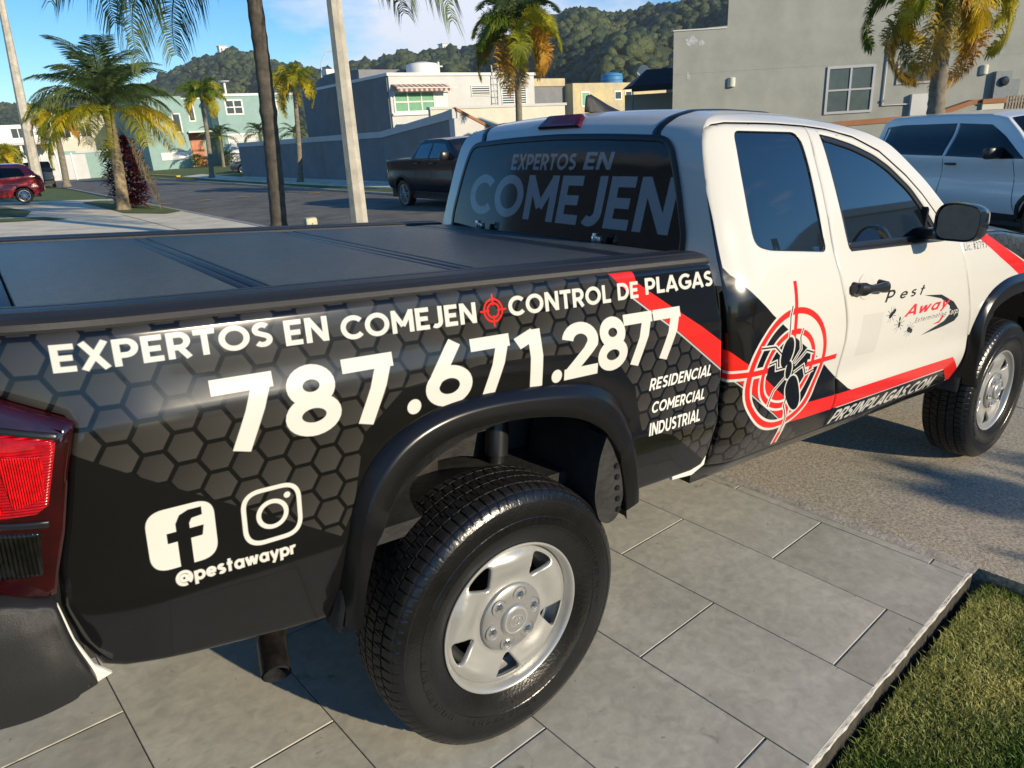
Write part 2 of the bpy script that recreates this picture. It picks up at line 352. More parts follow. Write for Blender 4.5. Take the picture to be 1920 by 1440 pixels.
def stroke_polys(pts, t):
    P = [np.array(p, float) for p in pts]; out = []; n = len(P); closed = np.linalg.norm(P[0] - P[-1]) < 1e-6
    nm = []
    for i in range(n):
        a = P[i - 1] if i > 0 else (P[-2] if closed else None); b = P[i]; c = P[i + 1] if i < n - 1 else (P[1] if closed else None)
        u = (b - a) / (np.linalg.norm(b - a) + 1e-9) if a is not None else None; w = (c - b) / (np.linalg.norm(c - b) + 1e-9) if c is not None else None
        d = u if w is None else (w if u is None else u + w); d = d / (np.linalg.norm(d) + 1e-9); k = 1 / max(.6, abs(d @ (u if u is not None else w)))
        nm.append(np.array([-d[1], d[0]]) * t / 2 * k)
    for i in range(n - 1): out.append(np.array([P[i] + nm[i], P[i + 1] + nm[i + 1], P[i + 1] - nm[i + 1], P[i] - nm[i]]))
    return out
class Canvas:
    def __init__(s, x0, x1, z0, z1, res, base):
        s.x0, s.z0, s.res = x0, z0, res; s.w, s.h = int(round((x1 - x0) * res)), int(round((z1 - z0) * res))
        s.im = np.empty((s.h, s.w, 3), np.float32); s.im[:] = base
        s.X, s.Z = np.meshgrid(x0 + (np.arange(s.w) + .5) / res, z0 + (np.arange(s.h) + .5) / res)
    def cover(s, polys, ss=3):
        """anti aliased union of polygons -> (slice, coverage)"""
        A = np.vstack(polys); i0 = max(0, int((A[:, 0].min() - s.x0) * s.res) - 1); i1 = min(s.w, int((A[:, 0].max() - s.x0) * s.res) + 2)
        j0 = max(0, int((A[:, 1].min() - s.z0) * s.res) - 1); j1 = min(s.h, int((A[:, 1].max() - s.z0) * s.res) + 2)
        if i1 <= i0 or j1 <= j0: return None
        W, Hh = (i1 - i0) * ss, (j1 - j0) * ss; c = np.zeros((Hh, W), bool)
        for p in polys:
            q = np.asarray(p, float); qx = (q[:, 0] - s.x0) * s.res * ss - i0 * ss; qz = (q[:, 1] - s.z0) * s.res * ss - j0 * ss
            a0 = max(0, int(qx.min()) - 1); a1 = min(W, int(qx.max()) + 2); b0 = max(0, int(qz.min()) - 1); b1 = min(Hh, int(qz.max()) + 2)
            if a1 <= a0 or b1 <= b0: continue
            gx, gz = np.meshgrid(np.arange(a0, a1) + .5, np.arange(b0, b1) + .5)
            c[b0:b1, a0:a1] |= inside(np.stack([gx.ravel(), gz.ravel()], 1), np.stack([qx, qz], 1)).reshape(gx.shape)
        return (slice(j0, j1), slice(i0, i1)), c.reshape(j1 - j0, ss, i1 - i0, ss).mean((1, 3))
    def fill(s, polys, col, alpha=1.):
        r = s.cover([np.asarray(p, float) for p in polys])
        if r is None: return
        sl, c = r; c = (c * alpha)[..., None]; s.im[sl] = s.im[sl] * (1 - c) + np.array(col, np.float32) * c
    def line(s, pts, t, col): s.fill(stroke_polys(pts, t), col)
    def text(s, txt, x0, x1, z0, z1, col, w=T, slant=0., gap=.10, z0b=None, z1b=None, flipx=False, outline=None):
        """one line fitted to x0..x1 ; the base may climb from z0/z1 at the left to z0b/z1b at the right"""
        items = []; x = 0.
        for ch in txt:
            adv, st = GL[ch]
            items.append((x, st)); x += adv + (gap if ch != ' ' else 0)
        tot = x - gap; z0b = z0 if z0b is None else z0b; z1b = z1 if z1b is None else z1b; sx = (x1 - x0) / tot
        polys = []; big = []
        def mapp(q):
            u = q[:, 0] / tot; a = z0 + (z0b - z0) * u; b = z1 + (z1b - z1) * u
            return np.stack([x0 + (q[:, 0] + slant * q[:, 1]) * sx, a + (b - a) * q[:, 1]], 1)
        for ox, st in items:
            for pts, _ in st:
                pp = [(p[0] + ox, p[1]) for p in pts]
                for q in stroke_polys(pp, w): polys.append(mapp(q))
                if outline:
                    for q in stroke_polys(pp, w + outline[0]): big.append(mapp(q))
        if outline: s.fill(big, outline[1])
        s.fill(polys, col)
    def hexes(s, size, line, c_cell, c_line, mask, seed=0, ox=0., oz=0.):
        a = size / math.sqrt(3); X = s.X - ox; Z = s.Z - oz; best = np.full(X.shape, 9., np.float32); ci = np.zeros(X.shape, np.float32); dx_ = np.zeros(X.shape, np.float32)
        for k in (0, 1):
            u = np.round((X - k * 1.5 * a) / (3 * a)); v = np.round((Z - k * size / 2) / size)
            dx = X - k * 1.5 * a - u * 3 * a; dz = Z - k * size / 2 - v * size
            d = np.maximum(np.abs(dz), np.abs(dx) * .8660254 + np.abs(dz) * .5); m = d < best
            best = np.where(m, d, best); ci = np.where(m, np.sin(u * 12.9 + v * 78.2 + k * 37) * .5, ci); dx_ = np.where(m, (dx - dz) / size, dx_)
        edge = np.clip((best - (size / 2 - line / 2)) * s.res + .5, 0, 1)[..., None]
        cell = np.array(c_cell, np.float32) * (1 + .16 * ci + .35 * dx_)[..., None]
        col = cell * (1 - edge) + np.array(c_line, np.float32) * edge; mk = mask[..., None]; s.im[:] = s.im * (1 - mk) + col * mk
    def image(s, name):
        im = bpy.data.images.new(name, s.w, s.h, float_buffer=True, is_data=False); im.colorspace_settings.name = 'Linear Rec.709'
        px = np.ones((s.h, s.w, 4), np.float32); px[..., :3] = s.im; im.pixels.foreach_set(px.ravel()); im.pack(); return im
def printed(name, cv, x0, x1, z0, z1, ax, rough=.2, coat=.6, spec=.5, bump=0.):
    m = bpy.data.materials.new(name); m.use_nodes = True; nt = m.node_tree; p = nt.nodes['Principled BSDF']
    t = nt.nodes.new('ShaderNodeTexCoord'); sp = nt.nodes.new('ShaderNodeSeparateXYZ'); cb = nt.nodes.new('ShaderNodeCombineXYZ'); im = nt.nodes.new('ShaderNodeTexImage')
    im.image = cv.image(name); im.extension = 'EXTEND'; im.interpolation = 'Cubic'; k = nt.links.new; k(t.outputs['Object'], sp.inputs[0])
    for i, (lo, hi, a) in enumerate(((x0, x1, ax[0]), (z0, z1, ax[1]))):
        r = nt.nodes.new('ShaderNodeMapRange'); r.clamp = False; r.inputs[1].default_value = lo; r.inputs[2].default_value = hi
        k(sp.outputs[a], r.inputs[0]); k(r.outputs[0], cb.inputs[i])
    k(cb.outputs[0], im.inputs[0]); k(im.outputs[0], p.inputs['Base Color'])
    p.inputs['Roughness'].default_value = rough; p.inputs['Coat Weight'].default_value = coat; p.inputs['Coat Roughness'].default_value = .05; p.inputs['Specular IOR Level'].default_value = spec
    n2 = nt.nodes.new('ShaderNodeTexNoise'); n2.inputs['Scale'].default_value = 5.; n2.inputs['Detail'].default_value = 3; b = nt.nodes.new('ShaderNodeBump')
    b.inputs['Strength'].default_value = bump; b.inputs['Distance'].default_value = .02; k(t.outputs['Object'], n2.inputs[0]); k(n2.outputs[0], b.inputs['Height'])
    if bump: k(b.outputs[0], p.inputs['Normal']); k(b.outputs[0], p.inputs['Coat Normal'])
    return m
WHT, RED, BLK, GRY, LIN = (.66, .645, .59), (.74, .022, .016), (.006, .006, .0065), (.036, .034, .031), (.005, .005, .005)
BX = (-1.20, 3.60, .44, 1.34)
cv = Canvas(*BX, 1000, WHT)
X, Z = cv.X, cv.Z
side = lambda a, b: (X - a[0]) * (b[1] - a[1]) - (Z - a[1]) * (b[0] - a[0])      # > 0 right/below of a->b
def pmask(poly): r = np.zeros((cv.h, cv.w), np.float32); q = cv.cover([np.array(poly, float)]); r[q[0]] = q[1]; return r
# bed: black film with a field of hexagons
cv.fill([[(-1.2, .44), (.866, .44), (.866, 1.34), (-1.2, 1.34)]], BLK)
hexm = pmask([(-1.2, 1.20), (-.924, 1.075), (-.842, 1.021), (-.714, .936), (-.465, .775), (-.43, .83), (-.40, 1.0), (-.30, 1.085), (-.10, 1.105), (.08, 1.10), (.22, 1.085), (.36, 1.04),
              (.44, .95), (.484, .81), (.625, .766), (.86, .60), (.866, .95), (.343, 1.30), (-1.2, 1.30)])
cv.hexes(.062, .0085, GRY, LIN, hexm)
# sliding cab graphics: white paint, black wedge, hexagons low down
cab_hex = pmask([(.866, .44), (.866, 1.0), (1.00, .90), (1.22, .70), (1.36, .60), (1.50, .44)])
cv.fill([[(.866, 1.34), (.866, 1.243), (.90, 1.222), (.931, 1.192), (.99, 1.142), (1.046, 1.098), (1.224, .985), (1.36, .91), (1.508, .818), (1.643, .736), (1.7, .715), (1.43, .6), (.8, 1.0), (.83, 1.34)]], BLK)
cv.fill([[(.866, 1.255), (.866, .44), (2.70, .44), (2.66, .60), (2.62, .66), (1.6, .66), (1.2, .82)]], BLK)
cv.hexes(.062, .0085, GRY, LIN, cab_hex)

stripe = [(.343, 1.28), (.415, 1.22), (.815, .957), (.925, .885), (1.106, .761), (1.233, .676), (1.36, .668), (1.58, .664), (1.94, .663), (2.27, .664), (2.54, .666), (2.70, .565), (2.79, .56), (2.72, .64), (2.60, .718),
          (2.14, .722), (1.75, .724), (1.568, .726), (1.40, .731), (1.28, .737), (1.121, .836), (.925, .959), (.815, 1.036), (.49, 1.222), (.445, 1.25), (.43, 1.30), (.343, 1.30)]
cv.line([(.42, 1.212), (.815, .952), (1.106, .756), (1.233, .670)], .004, (.5, .5, .48))
cv.fill([stripe], RED)
# fender graphics
cv.hexes(.055, .007, GRY, LIN, pmask([(2.74, 1.34), (3.6, 1.34), (3.6, 1.0), (3.25, 1.12), (2.95, 1.215), (2.76, 1.275)]))
cv.fill([[(2.64, 1.29), (2.76, 1.29), (2.98, 1.205), (3.28, 1.10), (3.6, .95), (3.6, .86), (3.25, 1.03), (2.92, 1.16)]], RED)
# lettering
cv.text('EXPERTOS', -.929, -.568, 1.213, 1.259, WHT); cv.text('EN', -.543, -.454, 1.208, 1.257, WHT); cv.text('COMEJEN', -.427, -.092, 1.203, 1.252, WHT, z0b=1.201, z1b=1.248)
cv.text('CONTROL', .002, .345, 1.204, 1.251, WHT); cv.text('DE', .371, .452, 1.206, 1.251, WHT); cv.text('PLAGAS', .480, .776, 1.211, 1.256, WHT)
for ch, a, b in (('7', -.696, -.580), ('8', -.565, -.448), ('7', -.437, -.320), ('6', -.247, -.122), ('7', -.119, -.006), ('1', .012, .095), ('2', .157, .287), ('8', .283, .394), ('7', .384, .498), ('7', .503, .619)):
    cv.text(ch, a, b, 1.021, 1.166, WHT)
for a in (-.277, .139): cv.fill([np.array(arc(a, 1.037, .0175, .0175, 0, 360, 24))], WHT)
for tx, a, b, z0, z1 in (('RESIDENCIAL', .500, .783, .930, .967), ('COMERCIAL', .519, .764, .855, .891), ('INDUSTRIAL', .514, .750, .785, .825)):
    cv.text(tx, a, b, z0, z1, (.80, .79, .74), slant=.12, w=.19, outline=(.16, LIN))
def crosshair(cx, cz, r, t, col, halo=0.):
    for tt, cc in (((t + halo), WHT), (t, col)) if halo else ((t, col),):
        cv.line(arc(cx, cz, r, r, 0, 360, 60), tt, cc); cv.line(arc(cx, cz, r * .64, r * .64, 0, 360, 50), tt, cc)
crosshair(-.043, 1.224, .026, .0045, RED)
for dx, dz in ((1, 0), (-1, 0), (0, 1), (0, -1)): cv.line([(-.043 + dx * .012, 1.224 + dz * .012), (-.043 + dx * .038, 1.224 + dz * .038)], .004, RED)
cv.text('PRSINPLAGAS.COM', 1.60, 2.49, .583, .646, WHT, slant=.25, w=.20, z0b=.574, z1b=.642)
cv.text('Lic. #2793'.replace('L', 'L'), 2.528, 2.775, 1.215, 1.248, (.02, .03, .06), w=.11, gap=.16)
# sight and ant emblem on the rear door
C0 = (1.187, .890)
def ell(cx, cz, rx, rz, a0=0, a1=360, n=70): return arc(cx, cz, rx, rz, a0, a1, n)
for tt, cc in ((.040, WHT), (.022, RED)):
    cv.line(ell(*C0, .218, .206), tt, cc); cv.line(ell(*C0, .148, .134), tt * .92, cc)
    for p, q in (((1.178, 1.195), (1.185, 1.00)), ((.852, .905), (1.06, .905)), ((1.30, .888), (1.50, .890)), ((1.222, .80), (1.226, .590))): cv.line([p, q], tt * (.95 if cc is WHT else .9), cc)
def blob(cx, cz, rx, rz, rot, col, grow=0.):
    p = np.array(arc(0, 0, rx + grow, rz + grow, 0, 360, 40)); c, s_ = math.cos(R(rot)), math.sin(R(rot)); cv.fill([np.stack([cx + p[:, 0] * c - p[:, 1] * s_, cz + p[:, 0] * s_ + p[:, 1] * c], 1)], col)
LEGS = [[(1.155, 1.00), (1.150, 1.08), (1.160, 1.115)], [(1.13, .95), (1.08, .985), (1.00, .99)], [(1.165, .90), (1.11, .90), (1.10, .93), (1.06, .925)], [(1.18, .86), (1.13, .82), (1.10, .765)],
        [(1.205, .91), (1.24, .955), (1.225, 1.0), (1.235, 1.03)], [(1.22, .90), (1.28, .945), (1.33, .93)], [(1.225, .87), (1.28, .89), (1.31, .85), (1.36, .86)], [(1.225, .80), (1.20, .75), (1.225, .70), (1.225, .64)]]
for l in LEGS: cv.line(l, .016, WHT)
blob(1.158, .955, .036, .055, -8, WHT, .006); blob(1.190, .885, .018, .035, 15, WHT, .006); blob(1.250, .790, .040, .075, 28, WHT, .006)
blob(1.158, .955, .036, .055, -8, BLK, -.001); blob(1.190, .885, .018, .035, 15, BLK); blob(1.250, .790, .040, .075, 28, BLK)
for l in LEGS: cv.line(l, .0055, BLK)
# door emblem: name, crescent and three small ants
DK = (.015, .02, .022)
cv.fill([cat([(2.13, 1.058), (2.30, 1.045), (2.44, 1.00), (2.515, .955), (2.527, .925), (2.50, .905), (2.40, .892), (2.19, .877)], [(2.30, .900), (2.385, .918), (2.425, .945), (2.405, .985), (2.30, 1.028)])], DK)
cv.fill([[(2.27, .915), (2.33, .925), (2.355, .955), (2.37, .94), (2.34, .915)]], (.7, .03, .04))
cv.text('P', 1.792, 1.858, 1.061, 1.107, DK, slant=.25, w=.17); cv.text('est', 1.905, 2.115, 1.063, 1.104, DK, slant=.3, w=.15, gap=.30)
cv.text('Away', 1.985, 2.375, .982, 1.028, (.70, .03, .045), slant=.3, w=.19, gap=.16)
cv.text('Exterminating', 2.09, 2.385, .944, .966, DK, slant=.2, w=.11, gap=.2); cv.text('Corp.', 2.40, 2.515, .940, .968, WHT, slant=.15, w=.16, gap=.16)
for cx, cz, q in ((1.866, 1.005, 30), (1.952, .955, 100), (2.055, .920, -20)):
    k = 1 if q < 50 else .7
    blob(cx, cz, .020 * k, .011 * k, q, DK); blob(cx + .024 * math.cos(R(q)), cz + .024 * math.sin(R(q)), .014 * k, .010 * k, q, DK)
    for a in (40, 75, 115, 150, -45, -80, -120, -150): cv.line([(cx, cz), (cx + .042 * math.cos(R(a + q)), cz + .034 * math.sin(R(a + q)))], .0022, DK)
cv.fill([[(1.640, .866), (1.800, .860), (1.800, 1.024), (1.640, 1.030)]], (.60, .59, .54))
# social marks on the rear quarter
def rr(x0, x1, z0, z1, r, sh=0.): return [(x + sh * (x - x0), z) for x, z in rounded([(x0, z0), (x1, z0), (x1, z1), (x0, z1)], r, 8)]
cv.fill([np.array(rr(-.836, -.716, .815, .940, .034))], WHT)
F = [(-.762, .815), (-.762, .868), (-.741, .868), (-.737, .889), (-.762, .889), (-.762, .900), (-.757, .909), (-.738, .911), (-.738, .928), (-.762, .928), (-.778, .921), (-.786, .905), (-.786, .889), (-.803, .889), (-.803, .868), (-.786, .868), (-.786, .812)]
cv.fill([F], BLK)
cv.line(rr(-.662, -.550, .814, .928, .036) + [rr(-.662, -.550, .814, .928, .036)[0]], .0095, WHT); cv.line(arc(-.606, .871, .028, .028, 0, 360, 40), .0095, WHT); cv.fill([np.array(arc(-.574, .905, .0068, .0068, 0, 360, 20))], WHT)
cv.text('@pestawaypr', -.798, -.566, .779, .808, WHT, w=.22, z0b=.768, z1b=.797)
M['wrap'] = printed('printed vehicle wrap', cv, *BX, (0, 2), rough=.15, coat=.5, spec=.35, bump=.05)
GX = (-.75, .75, 1.24, 1.70)
cg = Canvas(*GX, 900, (.006, .008, .010)); X, Z = cg.X, cg.Z
cg.hexes(.105, .007, (.0085, .010, .0125), (.005, .006, .008), np.ones((cg.h, cg.w), np.float32), ox=.03)
VW = (.27, .29, .31)
cg.text('EXPERTOS', -.262, .135, 1.541, 1.603, VW, slant=.16, z0b=1.543); cg.text('EN', .180, .322, 1.545, 1.606, VW, slant=.16)
cg.text('COMEJEN', -.558, .622, 1.352, 1.520, VW, slant=.10, z0b=1.340, z1b=1.524)
cg.im = cg.im[:, ::-1].copy()
M['rear_print'] = printed('printed rear window film', cg, *GX, (1, 2), rough=.09, coat=.15, spec=.4)

# ------------------------------------------------------------------ the wrapped pickup
CZ=[.45,.50,.58,.64,.70,.75,.79,.83,.88,.95,1.05,1.13,1.20,1.26,1.30,1.40,1.50,1.60,1.66,1.70,1.73,1.75]
CY=[.80,.835,.85,.878,.893,.896,.888,.893,.902,.910,.912,.906,.890,.866,.850,.815,.777,.737,.710,.685,.645,.57]
BZ=[.40,.45,.53,.60,.70,.76,.785,.81,.90,1.0,1.09,1.105,1.12,1.135,1.15,1.18,1.22,1.277,1.33]
BY=[.78,.80,.825,.845,.868,.880,.883,.878,.880,.885,.8885,.888,.884,.878,.8735,.868,.861,.850,.841]
def smooth_curve(xs, ys, w=7.):
    xs = np.array(xs); ys = np.array(ys); g = np.linspace(xs[0], xs[-1], 400); v = np.interp(g, xs, ys); k = np.exp(-.5 * (np.arange(-20, 21) / w) ** 2); k /= k.sum()
    return g, np.convolve(np.pad(v, 20, mode='reflect', reflect_type='odd'), k, 'valid')
_c = smooth_curve(CZ, CY); _b = smooth_curve(BZ, BY, 3.)
def fcab(x, z): return -np.interp(z, *_c) + np.clip((1.02 - x) / .16, 0, 1) ** 2 * .045 + .05 * max(0, (x - 3.3)) ** 1.5
def fbed(x, z):
    y = -np.interp(z, *_b)
    y += .9 * max(0., -.80 - x) ** 2
    # shallow pressed swell over the wheel
    return y
TRUCK_M = Matrix(((.9967, .0002, .0810, 0), (0, 1, -.0025, 0), (-.0810, .0025, .9967, 0), (0, 0, 0, 1)))
truck = thing('pickup_truck', 'black and white wrapped extended cab pickup filling the foreground on the tiled driveway', 'pickup truck', matrix=TRUCK_M)
def mirror_y(o):
    o.scale = (1, -1, 1); return o
FL_OUT = [(-.480, .545), (-.466, .611), (-.450, .767), (-.428, .863), (-.397, .918), (-.356, .964), (-.302, .996), (-.247, 1.016), (-.176, 1.029), (-.086, 1.033), (.019, 1.027), (.131, 1.017), (.228, 1.003), (.304, .980), (.368, .937), (.422, .855), (.467, .745), (.492, .66), (.497, .60)]
FL_IN = [(-.445, .555), (-.440, .589), (-.423, .663), (-.400, .735), (-.371, .803), (-.322, .885), (-.253, .935), (-.167, .960), (-.045, .962), (.063, .950), (.162, .930), (.239, .900), (.301, .857), (.352, .79), (.383, .701), (.394, .640), (.396, .590)]
def even(poly, n):
    p = np.array(poly, float); d = np.r_[0, np.cumsum(np.linalg.norm(np.diff(p, axis=0), axis=1))]; t = np.linspace(0, d[-1], n)
    q = np.stack([np.interp(t, d, p[:, 0]), np.interp(t, d, p[:, 1])], 1)
    for _ in range(4): q[1:-1] = .5 * q[1:-1] + .25 * (q[:-2] + q[2:])
    return q
FO, FI = even(FL_OUT, 60), even(FL_IN, 60)
bed_out = [(-.978, .79), (-.972, .87), (-.955, .94), (-.932, 1.05), (-.914, 1.125), (-.926, 1.142), (-1.02, 1.186), (-1.02, 1.277), (.774, 1.277), (.796, 1.20), (.812, 1.08), (.842, .92), (.848, .775), (.846, .64), (.828, .60), (.78, .588), (.50, .592)]
arch_cut = [tuple(p) for p in (FO * .6 + FI * .4)[::-1]]
arch_cut = [(x, z) for x, z in arch_cut if z > .60]
bed_poly = bed_out + [(.46, .595)] + arch_cut + [(-.47, .545), (-.60, .560), (-.78, .592), (-.90, .618), (-.935, .635), (-.962, .70)]
ARGS = dict(res=.03, hem=.03, roll=.006)
for s in (0, 1):
    o = panel('bed_side', bed_poly, fbed, M['wrap'], truck, **ARGS)
    if s: mirror_y(o)
# wheel arch flare, black, swept along the opening
def flare(name, FO, FI, fn, y_lip, parent, tone=M['flare_black']):
    n = len(FO); prof = [(0, -.001), (.01, .005), (.15, .026), (.29, .044), (.35, .050), (.42, .0525), (.65, .056), (.95, .060), (.985, .058), (1.0, .050), (1.0, .02), (1.0, -.03), (1.0, -.07)]
    V = []; Fc = []
    for i in range(n):
        y0 = fn(*FO[i]); out = y0 - y_lip
        for t, h in prof:
            p = FO[i] * (1 - t) + FI[i] * t; V.append((p[0], y0 * (1 - t) + fn(*FI[i]) * t - h * (out / .059), p[1]))
    m = len(prof)
    for i in range(n - 1):
        for j in range(m - 1): Fc.append((i * m + j, i * m + j + 1, (i + 1) * m + j + 1, (i + 1) * m + j))
    Fc += [tuple(range(m))[::-1], tuple((n - 1) * m + j for j in range(m))]
    return build(name, V, Fc, tone, parent, edge_angle=32)
for s in (0, 1):
    o = flare('wheel_arch_flare', FO, FI, fbed, -.918, truck)
    if s: mirror_y(o)
# fender opening at the front
FFO = even([(2.795, .55), (2.765, .66), (2.745, .77), (2.745, .88), (2.765, .95), (2.855, 1.02), (3.02, 1.06), (3.236, 1.07), (3.45, 1.055), (3.62, .99), (3.70, .90), (3.735, .78), (3.75, .62)], 50)
FFI = even([(2.745, .53), (2.735, .60), (2.730, .66), (2.745, .78), (2.79, .875), (2.90, .945), (3.05, .975), (3.236, .98), (3.40, .965), (3.55, .90), (3.64, .80), (3.67, .70), (3.67, .60)], 50)
FFI[:14, 0] += np.linspace(.09, .03, 14)
fender_poly = [(2.503, 1.262), (2.512, 1.194), (2.55, 1.098), (2.614, .995), (2.689, .885), (2.742, .80)] + [tuple(p) for p in (FFO * .6 + FFI * .4)[8:]] + \
              [(4.00, .60), (4.05, .80), (4.04, 1.00), (3.90, 1.12), (3.60, 1.21), (3.25, 1.255), (3.12, 1.268), (2.97, 1.284), (2.80, 1.286), (2.62, 1.28)]
for s in (0, 1):
    a = panel('front_fender', fender_poly, fcab, M['wrap'], truck, **ARGS); b = flare('wheel_arch_flare', FFO, FFI, fcab, -.945, truck)
    if s: mirror_y(a); mirror_y(b)
# doors
top_seam = [(1.473, 1.703), (1.612, 1.697), (1.773, 1.676), (1.945, 1.627), (2.121, 1.536), (2.230, 1.462), (2.338, 1.369), (2.459, 1.282)]
mid_seam = [(1.473, 1.703), (1.462, 1.604), (1.466, 1.494), (1.464, 1.385), (1.458, 1.276), (1.463, 1.221), (1.482, 1.145), (1.512, 1.065), (1.534, 1.003), (1.543, .941), (1.544, .877), (1.548, .792), (1.565, .679), (1.585, .572)]
rear_seam = [(.885, .572), (.885, .90), (.858, 1.10), (.848, 1.227), (.851, 1.274), (.856, 1.370), (.862, 1.481), (.870, 1.545), (.877, 1.601), (.885, 1.633), (.904, 1.668), (.939, 1.684), (1.001, 1.693), (1.184, 1.700)]
front_seam = [(2.503, 1.267), (2.512, 1.194), (2.550, 1.098), (2.614, .995), (2.689, .885), (2.738, .799), (2.734, .722), (2.725, .572)]
ewin = rounded([(1.022, 1.667), (1.398, 1.676), (1.408, 1.56), (1.408, 1.277), (1.075, 1.300), (1.003, 1.318), (1.000, 1.40), (1.008, 1.56)], [.03, .045, .02, .025, .03, .035, .05, .05])
fwin = rounded([(1.538, 1.678), (1.62, 1.670), (1.755, 1.648), (1.897, 1.612), (2.004, 1.569), (2.145, 1.486), (2.247, 1.393), (2.345, 1.272), (2.007, 1.274), (1.568, 1.274), (1.552, 1.50)], [.012, .03, .03, .03, .03, .03, .03, .02, .01, .015, .03])
g = .0028
def shrink(poly, d=g): l = resample(poly, .03); l = l if area(l) > 0 else l[::-1]; return [tuple(p) for p in offset(l, d, 1)]
ext_door = shrink(rear_seam + [(1.30, 1.703)] + mid_seam + [(1.2, .572)])
front_door = shrink(mid_seam[::-1] + top_seam[1:] + front_seam + [(2.2, .572)])
def grown(poly, d): l = resample(poly, .02); l = l if area(l) > 0 else l[::-1]; return [tuple(p) for p in offset(l, -d, 1)]
def ring(name, poly, w, fn, m, parent, lift=-.004, res=.03, **k):
    """a flat gasket round an opening"""
    return panel(name, grown(poly, w), lambda a, b: fn(a, b) + lift, m, parent, holes=[poly], res=res, hem=.012, roll=.0015, edge=.02, **k)
for s in (0, 1):
    d1 = panel('rear_door', ext_door, fcab, M['wrap'], truck, holes=[ewin], res=.028, hem=.022, roll=.005)
    w1 = panel('door_window', grown(ewin, .004), lambda a, b: fcab(a, b) + .007, M['tint'], d1, res=.04, hem=0, roll=0)
    ring('window_seal', ewin, .0035, fcab, M['satin_black'], d1, lift=.001)
    d2 = panel('front_door', front_door, fcab, M['wrap'], truck, holes=[fwin], res=.028, hem=.022, roll=.005)
    w2 = panel('door_window', grown(fwin, .004), lambda a, b: fcab(a, b) + .014, M['tint'], d2, res=.04, hem=0, roll=0)
    # black run channel along the top and front of the opening, and a divider post
    ch = offset(resample(fwin, .02), .022, 1 if area(resample(fwin, .02)) > 0 else -1)
    panel('window_channel', fwin, lambda a, b: fcab(a, b) + .008, M['satin_black'], d2, holes=[[tuple(p) for p in ch]], res=.03, hem=.008, roll=.003)
    MB().prism([(2.215, 1.29), (2.235, 1.29), (2.232, 1.40), (2.217, 1.41)], float(fcab(2.22, 1.35)) + .004, float(fcab(2.22, 1.35)) + .03, 'xz').make('window_post', M['satin_black'], d2)
    # belt moulding
    MB().tube([(1.575 + .77 * k / 10, float(fcab(1.6, 1.272)) - .001, 1.272 - .001 * k / 10) for k in range(11)], .006, 6).make('belt_moulding', M['satin_black'], d2)
    # pull handle with its finger dish
    hb = MB(); hy = float(fcab(1.66, 1.132)); HX = -.022
    hp = [(1.548, .018), (1.575, .030), (1.605, .031), (1.635, .021), (1.665, .018), (1.70, .019), (1.735, .025), (1.768, .027), (1.79, .017)]
    hv = []; hf = []
    for x, r_ in hp:
        for k in range(12):
            a = 2 * math.pi * k / 12; hv.append((x + HX, hy - .022 - .014 * math.cos(a) - (.006 if 1.58 < x < 1.77 else -.010), 1.133 - (x - 1.66) * .035 + r_ * .80 * math.sin(a)))
    for i in range(len(hp) - 1):
        for k in range(12): hf.append((i * 12 + k, i * 12 + (k + 1) % 12, (i + 1) * 12 + (k + 1) % 12, (i + 1) * 12 + k))
    hf += [tuple(range(12))[::-1], tuple(len(hv) - 12 + k for k in range(12))]
    h = build('door_handle', hv, hf, M['satin_black'], d2, edge_angle=60)
    for x in (1.575 + HX, 1.765 + HX): MB().lathe([(.0, -.03), (.020, -.03), (.024, .0), (.024, .01)], (x, hy, 1.134 - (x - 1.66) * .03), 'y', 16).make('handle_mount', M['satin_black'], d2, True)
    dv = [(1.64 + r_ * math.cos(a) * 1.15, hy - .0015 + (.0 if r_ > .040 else .0), 1.136 + r_ * math.sin(a)) for r_ in (.048, .040, .025, .0) for a in [2 * math.pi * k / 24 for k in range(24)]]
    dv = [(x, float(fcab(x, z)) - (.0018 if i < 24 else (.0032 if i < 48 else .001)), z) for i, (x, _, z) in enumerate(dv)]
    df = [(i * 24 + k, i * 24 + (k + 1) % 24, (i + 1) * 24 + (k + 1) % 24, (i + 1) * 24 + k) for i in range(3) for k in range(24)]
    build('handle_recess', dv, df, M['white_paint'], d2, edge_angle=60)
    if s:
        for q in (d1, d2): mirror_y(q)
# roof rails / pillars between the doors and the roof skin
ze = [(.848, 1.20), (.851, 1.285), (.859, 1.44), (.874, 1.58), (.886, 1.640), (.906, 1.679), (.938, 1.704), (1.01, 1.722), (1.236, 1.737), (1.50, 1.742), (1.741, 1.724), (1.90, 1.700), (2.055, 1.656), (2.30, 1.508), (2.50, 1.345), (2.62, 1.283)]
def path_at(keys, n):
    k = np.array(keys, float); t = np.linspace(0, len(k) - 1, n); q = np.stack([np.interp(t, range(len(k)), k[:, 0]), np.interp(t, range(len(k)), k[:, 1])], 1)
    for _ in range(5): q[1:-1] = .5 * q[1:-1] + .25 * (q[:-2] + q[2:])
    return q
NS = 121; EP0 = path_at(ze, NS)
rail = [tuple(p) for p in EP0 if p[0] > .8895 and p[1] > 1.0 and not (p[0] < .9 and p[1] < 1.642)]
rail_poly = rail + [(2.505, 1.272)] + shrink(rear_seam[:0] + [(0, 0), (0, 1), (1, 1)])[:0]
low = resample([(1.001, 1.693 + g), (1.184, 1.700 + g), (1.30, 1.703 + g), (1.473, 1.703 + g)] + [(x, z + g) for x, z in top_seam[1:-1]] + [(2.475, 1.276)], .03, False)
rail_poly = [(.8875, 1.638), (.904, 1.6708), (.939, 1.6868)] + [tuple(p) for p in low] + [tuple(p) for p in rail[::-1]]
